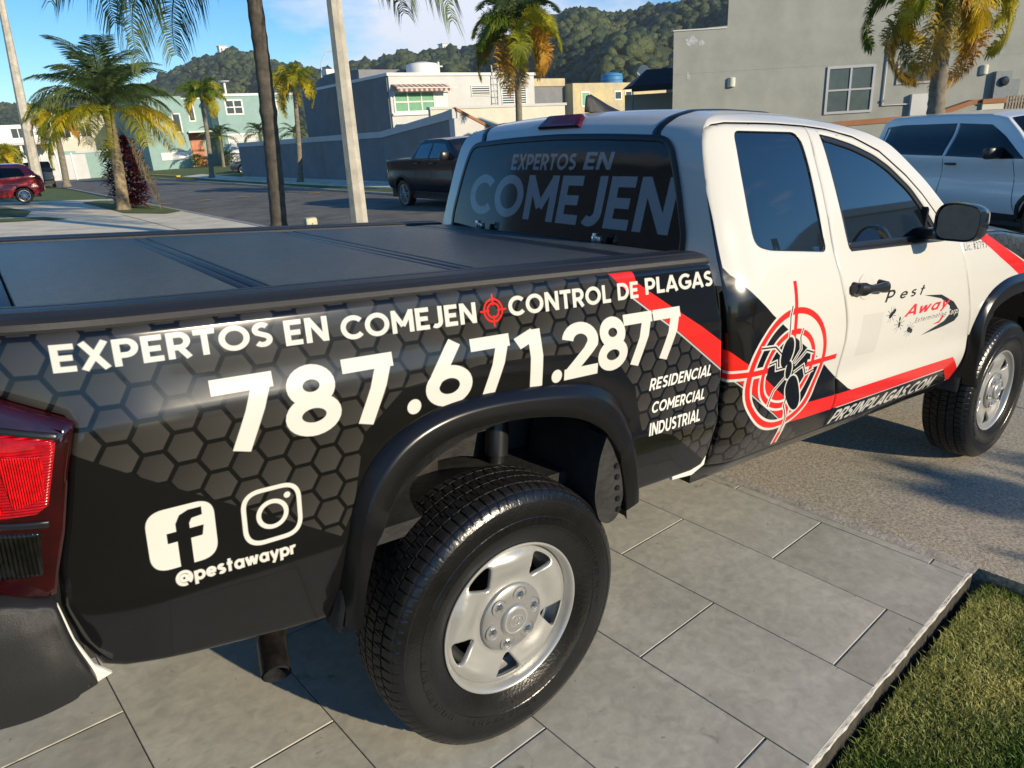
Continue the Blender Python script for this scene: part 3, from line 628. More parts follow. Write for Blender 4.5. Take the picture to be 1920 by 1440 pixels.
for s in (0, 1):
    o = panel('roof_rail', rail_poly, fcab, M['white_paint'], truck, res=.02, hem=.0, roll=.0025)
    if s: mirror_y(o)
# dark body shell behind the door gaps
for s in (0, 1):
    o = panel('inner_panel', [(.87, .57), (.87, 1.24), (.90, 1.66), (1.2, 1.685), (1.47, 1.690), (1.60, 1.683), (1.76, 1.66), (1.93, 1.61), (2.10, 1.52), (2.21, 1.45), (2.32, 1.35), (2.44, 1.262), (2.56, 1.262), (2.57, 1.1), (2.73, .85), (2.73, .57)],
              lambda a, b: fcab(a, b) + .024, M['satin_black'], truck, holes=[ewin, fwin], res=.05, hem=0, roll=0)
    q = panel('rocker_panel', [(.868, .566), (2.74, .566), (2.74, .505), (.868, .500)], lambda a, b: fcab(a, b) + .010 + (.57 - b) * .5, M['black_paint'], truck, res=.05, hem=.05, roll=.006)
    if s: mirror_y(o); mirror_y(q)
# cab shell: rear face, roof, windscreen as one lofted skin from rail to rail
ctr = [(.815, 1.20), (.826, 1.285), (.846, 1.44), (.862, 1.58), (.872, 1.655), (.888, 1.700), (.925, 1.735), (1.00, 1.757), (1.22, 1.772), (1.50, 1.778), (1.76, 1.768), (1.93, 1.752), (2.10, 1.712), (2.42, 1.530), (2.70, 1.360), (2.86, 1.278)]
# match stations of the centre line to the edge path
def path_at(keys, n):
    k = np.array(keys, float); t = np.linspace(0, len(k) - 1, n); q = np.stack([np.interp(t, range(len(k)), k[:, 0]), np.interp(t, range(len(k)), k[:, 1])], 1)
    for _ in range(5): q[1:-1] = .5 * q[1:-1] + .25 * (q[:-2] + q[2:])
    return q
NS = 121; EP, CP = path_at(ze, NS), path_at(ctr, NS)
def shell(u, s, lift=0.):
    """u in -1..1 across, s in 0..1 along the path"""
    t = s * (NS - 1); i = min(int(t), NS - 2); f = t - i; e = EP[i] * (1 - f) + EP[i + 1] * f; c = CP[i] * (1 - f) + CP[i + 1] * f
    back = max(0., min(1., 1 - (s - .36) / .1)); ye = abs(float(fcab(e[0], e[1]))); a = abs(u)
    gx = (.45 * a ** 2 + .55 * a ** 9) * back + a ** 2.2 * (1 - back); gz = a ** 2 * back + (.55 * a ** 2 + .45 * a ** 7) * (1 - back)
    x = c[0] + (e[0] - c[0]) * gx; z = c[1] + (e[1] - c[1]) * gz
    return np.array([x, -u * ye, z])
def shell_n(u, s):
    d = 1e-3; a = shell(min(1, u + d), s) - shell(max(-1, u - d), s); b = shell(u, min(1, s + d)) - shell(u, max(0, s - d)); n = np.cross(b, a); n /= np.linalg.norm(n) + 1e-12
    return n if (n[0] < 0 or n[2] > 0) else -n
def shell_patch(name, us, ss, m, parent, lift=0., smooth=True):
    V = [shell(u, s) + shell_n(u, s) * lift for s in ss for u in us]; n = len(us)
    return build(name, V, [(i * n + j, i * n + j + 1, (i + 1) * n + j + 1, (i + 1) * n + j) for i in range(len(ss) - 1) for j in range(n - 1)], m, parent, edge_angle=60)
U = np.sin(np.linspace(-math.pi / 2, math.pi / 2, 61)) * .6 + np.linspace(-1, 1, 61) * .4
S_wind = 11.7 / 15
cab = shell_patch('cab_shell', U, np.linspace(0, S_wind, 90), M['white_paint'], truck)
shell_patch('windscreen', np.linspace(-.93, .93, 41), np.linspace(S_wind, 1, 25), M['tint'], truck, .001)
for a, b in ((-1, -.93), (.93, 1)): shell_patch('windscreen_pillar', np.linspace(a, b, 5), np.linspace(S_wind, 1, 25), M['white_paint'], truck, .002)
def s_of_z(zz): # station on the rear face whose centre height is zz
    lo, hi = 0., .36
    for _ in range(40):
        m_ = (lo + hi) / 2
        if shell(0, m_)[2] < zz: lo = m_
        else: hi = m_
    return lo
# rear window: film printed panel with black frit border, laid on the rear face
def rear_pt(yy, zz, lift):
    s = s_of_z(zz); u = -yy / abs(float(fcab(.86, zz)))
    for _ in range(6):
        P = shell(max(-1, min(1, u)), s); u += -(yy - P[1]) / .8 * 1.0; dz = zz - P[2]; s = max(0, s + dz * .45)
    return P + np.array([-1, 0, .1]) * lift
rw_out = rounded([(-.700, 1.262), (-.700, 1.34), (-.640, 1.52), (-.578, 1.655), (-.30, 1.668), (0, 1.674), (.30, 1.668), (.578, 1.655), (.640, 1.52), (.700, 1.34), (.700, 1.262)], [.05, .1, .2, .06, .1, .1, .1, .06, .2, .1, .05])
rw_in = [tuple(p) for p in offset(resample(rw_out, .03)[::1 if area(resample(rw_out, .03)) > 0 else -1], .024, 1)]
mpr = lambda lift: (lambda a, b, d: tuple(rear_pt(a, b, lift - d)))
rwd = panel('rear_window', rw_out, lambda a, b: 0., M['satin_black'], truck, holes=[rw_in], res=.06, hem=0, roll=.003, mp=mpr(.010), edge=.03)
panel('glass', rw_in, lambda a, b: 0., M['rear_print'], rwd, res=.06, hem=0, roll=0, mp=mpr(.007), edge=.03)
# roof ditch mouldings
for sg in (-1, 1):
    dv = []; ss = np.linspace(.275, S_wind, 60); 
    for s in ss:
        w = abs(float(fcab(.9, 1.66)))
        uc = .735 + .10 * min(1, max(0, (s - .30) / .15))
        for du, l in ((-.028, .0005), (-.022, .003), (.022, .003), (.028, .0005)): dv.append(shell(sg * (uc + du), s) + shell_n(sg * (uc + du), s) * l)
    build('roof_moulding', dv, [(i * 4 + j, i * 4 + j + 1, i * 4 + 5 + j, i * 4 + 4 + j) for i in range(59) for j in range(3)], M['satin_black'], truck, edge_angle=70)
# high brake lamp
def srf(yy, s, l): 
    u = -yy / abs(float(fcab(.95, 1.70))); return shell(u, s) + shell_n(u, s) * l
s0 = 4.85 / 15; s1 = 5.95 / 15
bv = []; 
outl = rounded([(-.122, 0), (.122, 0), (.106, 1), (-.106, 1)], [.03, .03, .03, .03], 5)
def lamp_ring(k, l): return [srf(a * k, s0 + (s1 - s0) * (.5 + (max(0, min(1, b)) - .5) * k), l) for a, b in outl]
r0, r1, r2 = lamp_ring(1, .001), lamp_ring(.97, .014), lamp_ring(.9, .018); nn = len(outl)
bf = [(i, (i + 1) % nn, nn + (i + 1) % nn, nn + i) for i in range(nn)] + [(nn + i, nn + (i + 1) % nn, 2 * nn + (i + 1) % nn, 2 * nn + i) for i in range(nn)] + [tuple(2 * nn + i for i in range(nn))]
build('high_brake_lamp', r0 + r1 + r2, bf, M['lens_stop'], truck, edge_angle=50)
# shark fin aerial
fz = 1.766; fv = []; ff = []
for i, (x, h, w) in enumerate([(1.015, .006, .004), (1.022, .060, .014), (1.045, .066, .020), (1.09, .050, .026), (1.14, .030, .030), (1.19, .014, .028), (1.235, .002, .012)]):
    for k in range(9):
        a = math.pi * k / 8; fv.append((x + .01 * (1 - math.sin(a)), w * 1.3 * math.cos(a) * (1 - .55 * math.sin(a)), fz - .004 + h * math.sin(a) + (x - 1.0) * .02))
for i in range(6):
    for k in range(8): ff.append((i * 9 + k, i * 9 + k + 1, (i + 1) * 9 + k + 1, (i + 1) * 9 + k))
ff.append(tuple(range(9))[::-1]); build('roof_aerial', fv, ff, M['black_plastic'], truck, edge_angle=50)
# bonnet, cowl, front end
def bonnet(x, t):
    zc = np.interp(x, [2.62, 2.9, 3.3, 3.7, 3.95, 4.06], [1.290, 1.325, 1.315, 1.265, 1.19, 1.05]); z0 = np.interp(x, [2.62, 2.8, 2.97, 3.12, 3.25, 3.6, 3.9, 4.04], [1.28, 1.286, 1.284, 1.268, 1.255, 1.21, 1.12, 1.0])
    return (x - .0 * t, -t * abs(float(fcab(x, z0))), z0 + (zc - z0) * (1 - abs(t) ** 3))
xs = np.linspace(2.66, 4.05, 30); ts = np.linspace(-1, 1, 31)
build('bonnet', [bonnet(x, t) for x in xs for t in ts], [(i * 31 + j, i * 31 + j + 1, (i + 1) * 31 + j + 1, (i + 1) * 31 + j) for i in range(29) for j in range(30)], M['wrap'], truck, edge_angle=50)
MB().bbox((2.60, -.80, 1.20), (2.88, .80, 1.279), .02).make('cowl', M['satin_black'], truck, True)
MB().bbox((3.98, -.70, .78), (4.07, .70, 1.03), .03).make('grille', M['black_plastic'], truck, True)
MB().bbox((3.92, -.86, .50), (4.15, .86, .76), .06).make('front_bumper', M['black_plastic'], truck, True)
for sg in (-1, 1): MB().bbox((3.88, sg * .72, .82), (4.055, sg * .875, 1.0), .03).make('headlamp', M['glass_bg'], truck, True)
# door mirror
for sg in (-1, 1):
    mo = [(-.072, -.060), (-.080, .0), (-.072, .050), (-.050, .070), (.02, .074), (.065, .060), (.083, .03), (.086, -.03), (.070, -.062), (.03, -.074), (-.04, -.074)]
    mo = rounded([(a * .88, b * (1.0 if a > 0 else 1.02)) for a, b in [(-.084, -.050), (-.086, .035), (-.066, .066), (-.02, .074), (.05, .066), (.082, .048), (.086, -.02), (.078, -.060), (.05, -.074), (-.06, -.070)]], .022, 3); n = len(mo); mv = []; mf = []
    for x, k in ((2.085, .93), (2.075, 1.0), (2.10, 1.04), (2.14, 1.03), (2.18, .93), (2.205, .75), (2.22, .45), (2.225, .1)):
        for a, b in mo: mv.append((x + .02 * a / .08, sg * (1.003 + a * k), 1.362 + b * k))
    for i in range(7):
        for j in range(n): mf.append((i * n + j, i * n + (j + 1) % n, (i + 1) * n + (j + 1) % n, (i + 1) * n + j))
    mf.append(tuple(7 * n + j for j in range(n)))
    h = build('door_mirror', mv, mf, M['black_paint'], truck, edge_angle=50)
    build('mirror_glass', [(2.088 + .02 * a / .08, sg * (1.003 + a * .90), 1.362 + b * .90) for a, b in mo], [tuple(range(n))], M['mirror'], h)
    MB().bbox((2.12, sg * .82, 1.282), (2.20, sg * .955, 1.330), .015).make('mirror_arm', M['satin_black'], h, True)
# load bed cover: four hinged panels in a frame, side rails either side
XR = [(-.957, -.560), (-.494, -.034), (.046, .548), (.640, .775)]
for i, (a, b) in enumerate(XR):
    MB().bbox((a, -.664, 1.262), (b, .664, 1.296), .006).make('cover_panel', M['cover_skin'], truck, True)
for a, b in ((-.557, -.531), (-.527, -.497), (-.031, .004), (.009, .043), (.551, .590), (.597, .637), (-1.000, -.960), (.778, .800)):
    MB().bbox((a, -.664, 1.262), (b, .664, 1.294), .005).make('cover_strip', M['cover_frame'], truck, True)
MB().box((-.99, -.66, 1.20), (.80, .66, 1.258)).make('cover_underside', M['grey_black'], truck)
rp_ = [(.666, 1.262), (.667, 1.286), (.671, 1.291), (.684, 1.291), (.688, 1.287), (.693, 1.287), (.697, 1.298), (.704, 1.303), (.730, 1.305), (.735, 1.301), (.741, 1.301), (.746, 1.306), (.775, 1.308), (.800, 1.3065), (.805, 1.302), (.810, 1.302), (.814, 1.3045), (.828, 1.301), (.838, 1.293), (.8415, 1.283), (.8405, 1.2775), (.834, 1.277), (.834, 1.255)]
for s in (0, 1):
    V = []; Fc = []; xs = [-1.04, -1.035] + list(np.linspace(-1.0, .74, 30)) + [.770, .780]
    for i, x in enumerate(xs):
        k = .8 * max(0., -.80 - x) ** 2
        for y, z in rp_: V.append((x, -(y - k), z - (.004 if i in (0, len(xs) - 1) else 0)))
    n = len(rp_)
    for i in range(len(xs) - 1):
        for j in range(n - 1): Fc.append((i * n + j, i * n + j + 1, (i + 1) * n + j + 1, (i + 1) * n + j))
    Fc += [tuple(range(n)), tuple((len(xs) - 1) * n + j for j in range(n))[::-1]]
    o = build('bed_rail', V, Fc, M['black_plastic'], truck, edge_angle=25)
    if s: mirror_y(o)
for y in (.394, -.342):
    t_ = MB().bbox((.775, y - .020, 1.295), (.800, y + .020, 1.318), .003).bbox((.765, y - .008, 1.300), (.785, y + .004, 1.330), .002)
    t_.make('cover_latch', M['chrome'], truck, True)
# front wall of the bed, tailgate, lamps, bumper
MB().bbox((.770, -.80, .62), (.800, .80, 1.25), .008).make('bed_front_wall', M['white_trim'], truck, True)
panel('tailgate', [(-.74, .80), (.74, .80), (.74, 1.26), (-.74, 1.26)], lambda a, b: -1.075 + .03 * abs(b - 1.0), M['black_paint'], truck, mp=lambda a, b, d: (d, a, b), res=.06, hem=.05, roll=.01)
def lampf(x, z): return float(fbed(-.80, z)) - .002 + 2.2 * max(0., -.93 - x) ** 2
for s in (0, 1):
    MB().bbox((-1.07, -.835 if not s else .75, .62), (-.96, -.75 if not s else .835, 1.12), .01).make('corner_post', M['black_paint'], truck, True)
    hs = panel('tail_lamp', [(-.915, 1.132), (-.926, 1.139), (-1.02, 1.184), (-1.12, 1.21), (-1.145, 1.02), (-1.13, .84), (-1.00, .822), (-.985, .828), (-.976, .87), (-.957, .94), (-.936, 1.05)], lampf, M['lens_dark'], truck, res=.03, hem=.06, roll=.007)
    panel('red_lens', [(-.946, 1.108), (-.955, 1.115), (-1.10, 1.150), (-1.12, .99), (-1.045, .982), (-.992, .985), (-.972, 1.00)], lambda a, b: lampf(a, b) - .003, M['lens_red'], hs, res=.03, hem=.004, roll=.003)
    panel('reflector', [(-1.035, .995), (-1.10, .998), (-1.11, 1.05), (-1.045, 1.045)], lambda a, b: lampf(a, b) - .0062, M['lens_glow'], hs, res=.03, hem=.002, roll=.001)
    panel('reflector', [(-.975, 1.015), (-1.02, 1.0), (-1.03, 1.095), (-.968, 1.090)], lambda a, b: lampf(a, b) - .0062, M['lens_glow'], hs, res=.03, hem=.002, roll=.001)
    panel('lamp_bezel', [(-.944, 1.112), (-.940, 1.122), (-1.10, 1.163), (-1.10, 1.154)], lambda a, b: lampf(a, b) - .005, M['satin_black'], hs, res=.03, hem=.004, roll=.002)
    panel('lamp_bezel', [(-.975, .972), (-.978, .960), (-1.10, .968), (-1.10, .980)], lambda a, b: lampf(a, b) - .005, M['satin_black'], hs, res=.03, hem=.004, roll=.002)
    panel('clear_lens', [(-.990, .952), (-1.10, .960), (-1.10, .868), (-.998, .870)], lambda a, b: lampf(a, b) - .003, M['lens_clear'], hs, res=.03, hem=.004, roll=.003)
    bp = panel('rear_bumper', rounded([(-.990, .815), (-.975, .72), (-.955, .655), (-.950, .632), (-.975, .622), (-1.05, .600), (-1.28, .585), (-1.30, .83), (-1.06, .842)], [.012, .03, .01, .006, .01, .03, .02, .04, .02]),
               lambda a, b: -.905 + 1.1 * max(0., -.98 - a) ** 2 + .9 * max(0, .68 - b) ** 1.5 + .25 * max(0, b - .79) + .008 * min(1, max(0, (a - np.interp(b, [.62, .72, .815], [-.952, -.972, -.988]) + .034) / .006)), M['black_plastic'], truck, res=.02, hem=.05, roll=.005, edge=.012)
    ws = panel('bare_edge', [(-.986, .800), (-.972, .72), (-.950, .655), (-.925, .628), (-.95, .62), (-1.0, .62), (-1.0, .80)], lambda a, b: -.862, M['white_trim'], truck, res=.04, hem=.01, roll=.002)
    we = panel('bare_edge', [(.70, .586), (.80, .592), (.846, .615), (.858, .64), (.868, .62), (.862, .588), (.80, .566), (.70, .574)], lambda a, b: -.832, M['white_trim'], truck, res=.04, hem=.01, roll=.002)
    if s:
        for q in (hs, bp, ws, we): mirror_y(q)
MB().bbox((-1.36, -.74, .60), (-1.14, .74, .82), .03).make('rear_bumper', M['black_plastic'], truck, True)
# hidden structure seen through the wheel arch and under the sill
for sg in (-1, 1):
    MB().bbox((-1.15, sg * .46, .46), (3.95, sg * .54, .60), .01).make('chassis_rail', M['frame_metal'], truck, True)
    # arch liner: curved shell with a rolled rear/front skirt
    for cx, cz, rr_, a0, a1 in ((0.0, .40, .545, 14, 166), (3.236, .436, .52, 10, 172)):
        V = []; Fc = []; n = 29
        for i in range(n):
            a = R(a0 + (a1 - a0) * i / (n - 1)); k = 1 - .18 * max(0, math.cos(a)) ** 3 if cx < 1 else 1; k2 = 1 - .10 * max(0, -math.cos(a)) ** 2
            for y, q in ((.880, 1.0), (.86, 1.02), (.70, 1.02), (.56, 1.0), (.55, .60)): V.append((cx + rr_ * k * k2 * q * math.cos(a), sg * y, cz + rr_ * q * math.sin(a)))
        for i in range(n - 1):
            for j in range(4): Fc.append((i * 5 + j, i * 5 + j + 1, (i + 1) * 5 + j + 1, (i + 1) * 5 + j))
        build('arch_liner', V, Fc, M['grey_black'], truck, edge_angle=50)
    if True:
        # splash skirt in front of the rear wheel with its row of clips
        sk = rounded([(.400, .86), (.385, .74), (.395, .64), (.375, .575), (.340, .560), (.300, .58), (.275, .66), (.29, .78), (.33, .88)], .03, 4)
        o = MB().prism(sk, sg * .60, sg * .905, 'xz').make('splash_skirt', M['grey_black'], truck, True)
        for k in range(5): MB().lathe([(0, -.004), (.007, -.004), (.009, 0)], (.372 - .004 * k, sg * .908, .60 + .035 * k), 'y', 10).make('clip', M['satin_black'], o, True)
    MB().tube([(.19, sg * .56, .98), (.155, sg * .60, .72)], [.036, .036], 14).tube([(.155, sg * .60, .72), (.11, sg * .63, .36)], [.026, .026], 14).make('shock_absorber', M['satin_black'], truck, True)
    MB().bbox((.08, sg * .50, .80), (.26, sg * .60, .86), .012).bbox((-.12, sg * .48, .62), (-.02, sg * .56, .90), .01).make('shock_bracket', M['frame_metal'], truck, True)
    MB().tube([(-.66, sg * .52, .46), (-.30, sg * .52, .38), (0, sg * .52, .345), (.30, sg * .52, .38), (.66, sg * .52, .50)], [.018, .026, .03, .026, .018], 8).make('leaf_spring', M['frame_metal'], truck, True)
MB().tube([(0, -.74, .38), (0, -.3, .38), (0, -.16, .38), (0, 0, .38), (0, .16, .38), (0, .3, .38), (0, .74, .38)], [.05, .05, .11, .15, .11, .05, .05], 16).make('rear_axle', M['frame_metal'], truck, True)
MB().box((-1.1, -.78, .66), (.78, .78, .70)).make('bed_floor', M['grey_black'], truck)
MB().box((.86, -.78, .50), (2.70, .78, .56)).make('cab_floor', M['grey_black'], truck)
MB().bbox((.35, -.30, .30), (1.3, .10, .52), .05).make('fuel_tank', M['frame_metal'], truck, True)
ex = MB().tube([(.5, -.40, .44), (-.10, -.46, .47), (-.42, -.52, .49), (-.535, -.60, .475), (-.585, -.70, .445), (-.602, -.775, .412)], [.034] * 6, 18, caps=False)
ex.make('exhaust_pipe', M['exhaust'], truck, True)
MB().tube([(-.535, -.60, .475), (-.585, -.70, .445), (-.603, -.777, .411)], [.030] * 3, 18, caps=False).make('exhaust_bore', M['grey_black'], truck, True)

# ------------------------------------------------------------------ wheels
def tyre_mesh(Rt=.382, rim=.212):
    prof = [(rim - .002, .075), (rim + .006, .094), (rim + .030, .106), (.262, .1145), (.275, .1165), (.277, .1180), (.300, .1185), (.302, .1170), (.325, .1160), (.340, .1125), (.343, .1135), (.352, .110), (.362, .103), (.3695, .096), (.3725, .090),
            (.376, .080), (.3775, .0640), (.3780, .0625), (.371, .0620), (.371, .0570), (.3785, .0565), (.380, .040), (.381, .0230), (.373, .0225), (.373, .0170), (.381, .0165), (.3815, 0)]
    prof = prof + [(r, -h) for r, h in prof[-2::-1]]
    N = 720; V = []; Fc = []; m = len(prof)
    for k in range(N):
        a = 2 * math.pi * k / N
        for i, (r, h) in enumerate(prof):
            rr = r
            if r > .3745:
                z = abs(h)
                ph = k + (4 if h > 0 else 0)
                if z > .06: rr -= .006 if ph % 9 == 0 else 0.
                elif z > .02: rr -= .0045 if (ph + int(z * 150)) % 10 == 0 else 0.
                else: rr -= .004 if ph % 8 == 3 else 0.
            elif .36 < r < .3745: rr -= .003 if (k + (4 if h > 0 else 0)) % 9 == 0 else 0.
            V.append((rr * math.cos(a), h, rr * math.sin(a)))
    for k in range(N):
        for i in range(m - 1): Fc.append((k * m + i, k * m + i + 1, ((k + 1) % N) * m + i + 1, ((k + 1) % N) * m + i))
    return V, Fc, m, prof
tv, tf, tm, tprof = tyre_mesh()
def disc_y(x, z):
    r = math.hypot(x, z); a = math.degrees(math.atan2(z, x))
    y = np.interp(r, [0, .045, .085, .100, .112, .130, .150, .172, .186, .196, .205], [.004, .004, .004, .007, .012, .008, .002, .000, .004, .012, .016])
    s = math.cos(math.radians(5 * (a - 52))) # +1 at the windows, -1 at the spokes
    if .115 < r < .195: y += .006 * s * math.sin((r - .115) / .08 * math.pi)
    return y
def wheel(name, x, z, sg, steer=0., label=None):
    w = link(name, None, truck); w.location = (x, sg * .80, z); w.rotation_euler = (0, 0, steer + (math.pi if sg > 0 else 0)); w.empty_display_size = .1
    # local frame: outer face towards -y
    t = build('tyre', tv, tf, [M['rubber'], M['tread']], w, edge_angle=28)
    for p in t.data.polygons:
        c = p.center; 
        if math.hypot(c.x, c.z) > .366: p.material_index = 1
    MB().lathe([(.2205, -.097), (.2195, -.0995), (.2155, -.1005), (.2115, -.098), (.2085, -.092), (.2055, -.082), (.2025, -.070), (.198, -.045), (.180, -.03), (.180, .085), (.2205, .09)], (0, 0, 0), 'y', 96).make('rim', M['steel_wheel'], w, True, 40)
    holes = []
    for k in range(5):
        a = R(52 + 72 * k); tri = [(.112, 0), (.184, -.046), (.191, 0), (.184, .046)]
        holes.append(rounded([(r_ * math.cos(a) - q * math.sin(a), r_ * math.sin(a) + q * math.cos(a)) for r_, q in tri], [.022, .020, .03, .020], 5))
    panel('wheel_disc', arc(0, 0, .203, .203, 0, 360, 90)[:-1], disc_y, M['steel_wheel'], w, holes=holes, res=.009, hem=.010, roll=.003, edge=.008, mp=lambda a, b, d: (a, -.088 + d, b))
    hub = MB(); hub.lathe([(.099, -.082), (.098, -.090), (.093, -.094), (.070, -.0965), (.047, -.100), (.044, -.106), (.040, -.109), (.030, -.110), (.0, -.110)], (0, 0, 0), 'y', 60)
    cp = hub.make('centre_cap', M['cap'], w, True, 40)
    MB().lathe([(.040, -.1088), (.038, -.1105), (.034, -.1105), (.032, -.1088)], (0, 0, 0), 'y', 40).make('cap_ring', M['steel_wheel'], w, True)
    # oval mark on the cap
    for rx, rz, ox, oz in ((.022, .015, 0, 0), (.007, .014, 0, 0), (.014, .005, 0, .006)):
        MB().tube([(ox + rx * math.cos(a), -.1105, oz + rz * math.sin(a)) for a in [2 * math.pi * k / 28 for k in range(29)]], .0016, 5, caps=False).make('cap_emblem', M['steel_wheel'], w, True)
    for k in range(6):
        a = R(73 + 60 * k); cx, cz = .070 * math.cos(a), .070 * math.sin(a)
        MB().lathe([(.0235, -.0975), (.0225, -.0985), (.020, -.0965), (.0175, -.088), (0, -.086)], (cx, 0, cz), 'y', 20).make('nut_pocket', M['cap'], w, True)
        MB().lathe([(.0125, -.086), (.012, -.100), (.009, -.104), (.0, -.106)], (cx, 0, cz), 'y', 6).make('lug_nut', M['chrome'], w)
    MB().lathe([(.155, -.02), (.155, .03), (.06, .03), (0, .03)], (0, 0, 0), 'y', 40).make('brake_drum', M['frame_metal'], w, True)
    # raised sidewall lettering
    def rim_text(txt, rad, a_mid, h, span):
        V = []; Fc = []; items = []; x = 0.
        for ch in txt: adv, st = GL[ch]; items.append((x, st)); x += adv + .35
        for ox, st in items:
            for pts, _ in st:
                for q in stroke_polys([(p[0] + ox, p[1]) for p in pts], .15):
                    b = len(V)
                    for lay in (0, 1):
                        for p in q:
                            a = R(a_mid + span / 2 - span * p[0] / x); r_ = rad + h * p[1]; yy = np.interp(r_, [.26, .275, .30, .325, .34], [-.1145, -.1165, -.1185, -.116, -.1125]); V.append((r_ * math.cos(a), yy - .0014 * (1 - lay) + .002 * lay, r_ * math.sin(a)))
                    Fc.append((b, b + 1, b + 2, b + 3)); Fc += [(b + i, b + (i + 1) % 4, b + 4 + (i + 1) % 4, b + 4 + i) for i in range(4)]
        return V, Fc
    V, Fc = [], []
    for args in (('P245/75R16', .283, 78, .016, 52), ('DUELER H/T', .283, 12, .016, 48), ('P245/75R16', .283, 258, .016, 52), ('DUELER H/T', .283, 200, .016, 48)):
        v_, f_ = rim_text(*args); n = len(V); V += v_; Fc += [tuple(i + n for i in f) for f in f_]
    build('sidewall_lettering', V, Fc, M['rubber'], w)['kind'] = 'stuff'
    return w
wr = wheel('wheel', 0, .38, -1)
def copy_wheel(x, z, sg, steer=0.):
    c = wr.copy(); COL.objects.link(c); c.location = (x, sg * .80, z); c.rotation_euler = (0, 0, steer + (math.pi if sg > 0 else 0))
    for ch in wr.children: d = ch.copy(); COL.objects.link(d); d.parent = c
copy_wheel(3.236, .436, -1, R(-.5)); copy_wheel(0, .38 + .04, 1); copy_wheel(3.236, .48, 1)

# ------------------------------------------------------------------ ground, street, driveways
def gz(x, y=0.):
    base = np.interp(x, [-6, -3, 5.0, 5.15, 12.0, 13.2, 14.9, 40, 200], [.38, .21, -.295, -.30, -.30, -.26, -.24, -.10, 1.5])
    return float(base + .45 * np.interp(y, [50, 95], [0, 1]) * np.interp(x, [12, 14], [0, 1]))
M['asphalt'] = mat('worn asphalt', (.150, .142, .118), .85, noise=.35, nscale=1.2, bump=.4, bscale=90)
M['concrete'] = mat('pale broomed concrete', (.74, .66, .49), .85, noise=.18, nscale=1.3, bump=.4, bscale=70)
M['aggregate'] = mat('exposed aggregate concrete', (.27, .24, .185), .9, col2=(.72, .64, .49), nscale=75, bump=.9, bscale=240)
M['mortar'] = mat('smeared mortar', (.38, .355, .30), .85, noise=.22, nscale=9, bump=.5, bscale=60)
M['grout'] = mat('pale grout', (.50, .48, .43), .8, noise=.2, nscale=60)
M['dark_joint'] = mat('open joint dirt', (.05, .045, .038), .9, noise=.4, nscale=60)
M['curb_white'] = mat('whitewashed slab edge', (.50, .49, .45), .8, noise=.25, nscale=30, bump=.6, bscale=60)
M['shade_side'] = mat('slab side with painted shade', (.045, .040, .030), .95, noise=.5, nscale=18, bump=.6, bscale=40)  # dark base colour stands in for the grass shade on this face
M['soil'] = mat('soil', (.05, .042, .028), .95, noise=.4, nscale=20)
M['turf'] = mat('mown turf', (.055, .10, .018), .95, col2=(.13, .17, .040), nscale=3.5, bump=.9, bscale=60)
M['kerb'] = mat('kerb concrete', (.36, .35, .32), .85, noise=.2, nscale=4, bump=.3)
M['yellow_paint'] = mat('yellow road paint', (.62, .38, .04), .7, noise=.2, nscale=14)
M['blue_paint'] = mat('blue kerb paint', (.12, .30, .40), .7, noise=.2, nscale=14)
def sheet(name, poly, m, lift=0., step=None, parent=None, thick=0., kind='structure', fz=None):
    fz = fz or gz
    P = resample(poly, step or 2.0); e = [(i, (i + 1) % len(P)) for i in range(len(P))]
    if area(P) < 0: P = P[::-1]
    pts = list(P)
    if step:
        x0, y0 = P.min(0); x1, y1 = P.max(0); gx, gy = np.meshgrid(np.arange(x0 + step / 2, x1, step), np.arange(y0 + step / 2, y1, step)); G = np.stack([gx.ravel(), gy.ravel()], 1)
        G = G[inside(G, P)]; G = G[distpoly(G, P) > step * .3] if len(G) else G; pts += list(G)
    vs, es, fs, *_ = delaunay_2d_cdt([Vector((float(p[0]), float(p[1]))) for p in pts], e, [], 0, 1e-6)
    V = np.array([(v[0], v[1]) for v in vs]); F_ = [tuple(f) for f in fs if inside(V[list(f)].mean(0)[None], P)[0]]
    Z_ = [fz(a, b) + lift for a, b in V]; VV = [(a, b, z) for (a, b), z in zip(V, Z_)]
    if thick:
        n = len(P); b0 = len(VV); VV += [(p[0], p[1], fz(p[0], p[1]) + lift - thick) for p in P]
        F_ += [(b0 + i, b0 + (i + 1) % n, (i + 1) % n, i) for i in range(n)]
    o = build(name, VV, F_, m, parent); 
    if kind and not parent: tag(o, kind=kind)
    return o
# base ground reaching the horizon (shaped by the slope of the lots and the street)
xs = np.array([-900, -200, -60, -20, -6, -3, 0, 2.5, 4.9, 5.14, 5.16, 11.99, 12.01, 13.2, 14.9, 25, 40, 60, 90, 140, 220, 400, 900, 1600.]); ys = np.array([-900, -200, -60, -20, -8, -3, 0, 4, 8, 14, 20, 30, 45, 60, 80, 95, 130, 200, 400, 900, 1600.])
def ground_z(x, y):
    z = gz(x, y) - .055 - (.06 if 5.15 < x < 12.0 else 0)
    return z - (.20 if -4 < x < 4.95 and -9 < y < 4.5 else 0)
tag(build('ground', [(x, y, ground_z(x, y)) for y in ys for x in xs], [(j * len(xs) + i, j * len(xs) + i + 1, (j + 1) * len(xs) + i + 1, (j + 1) * len(xs) + i) for j in range(len(ys) - 1) for i in range(len(xs) - 1)], M['turf']), kind='structure')
street_z = lambda x, y: -.372 + .05 * (1 - ((x - 8.6) / 3.5) ** 2) * 1
sheet('street', [(5.15, -60), (12.0, -60), (12.0, 62), (13.5, 66), (60, 68), (60, 80), (3, 80), (-40, 84), (-40, 76), (4.2, 72), (5.15, 60)], M['asphalt'], 0, 3.0, fz=street_z)
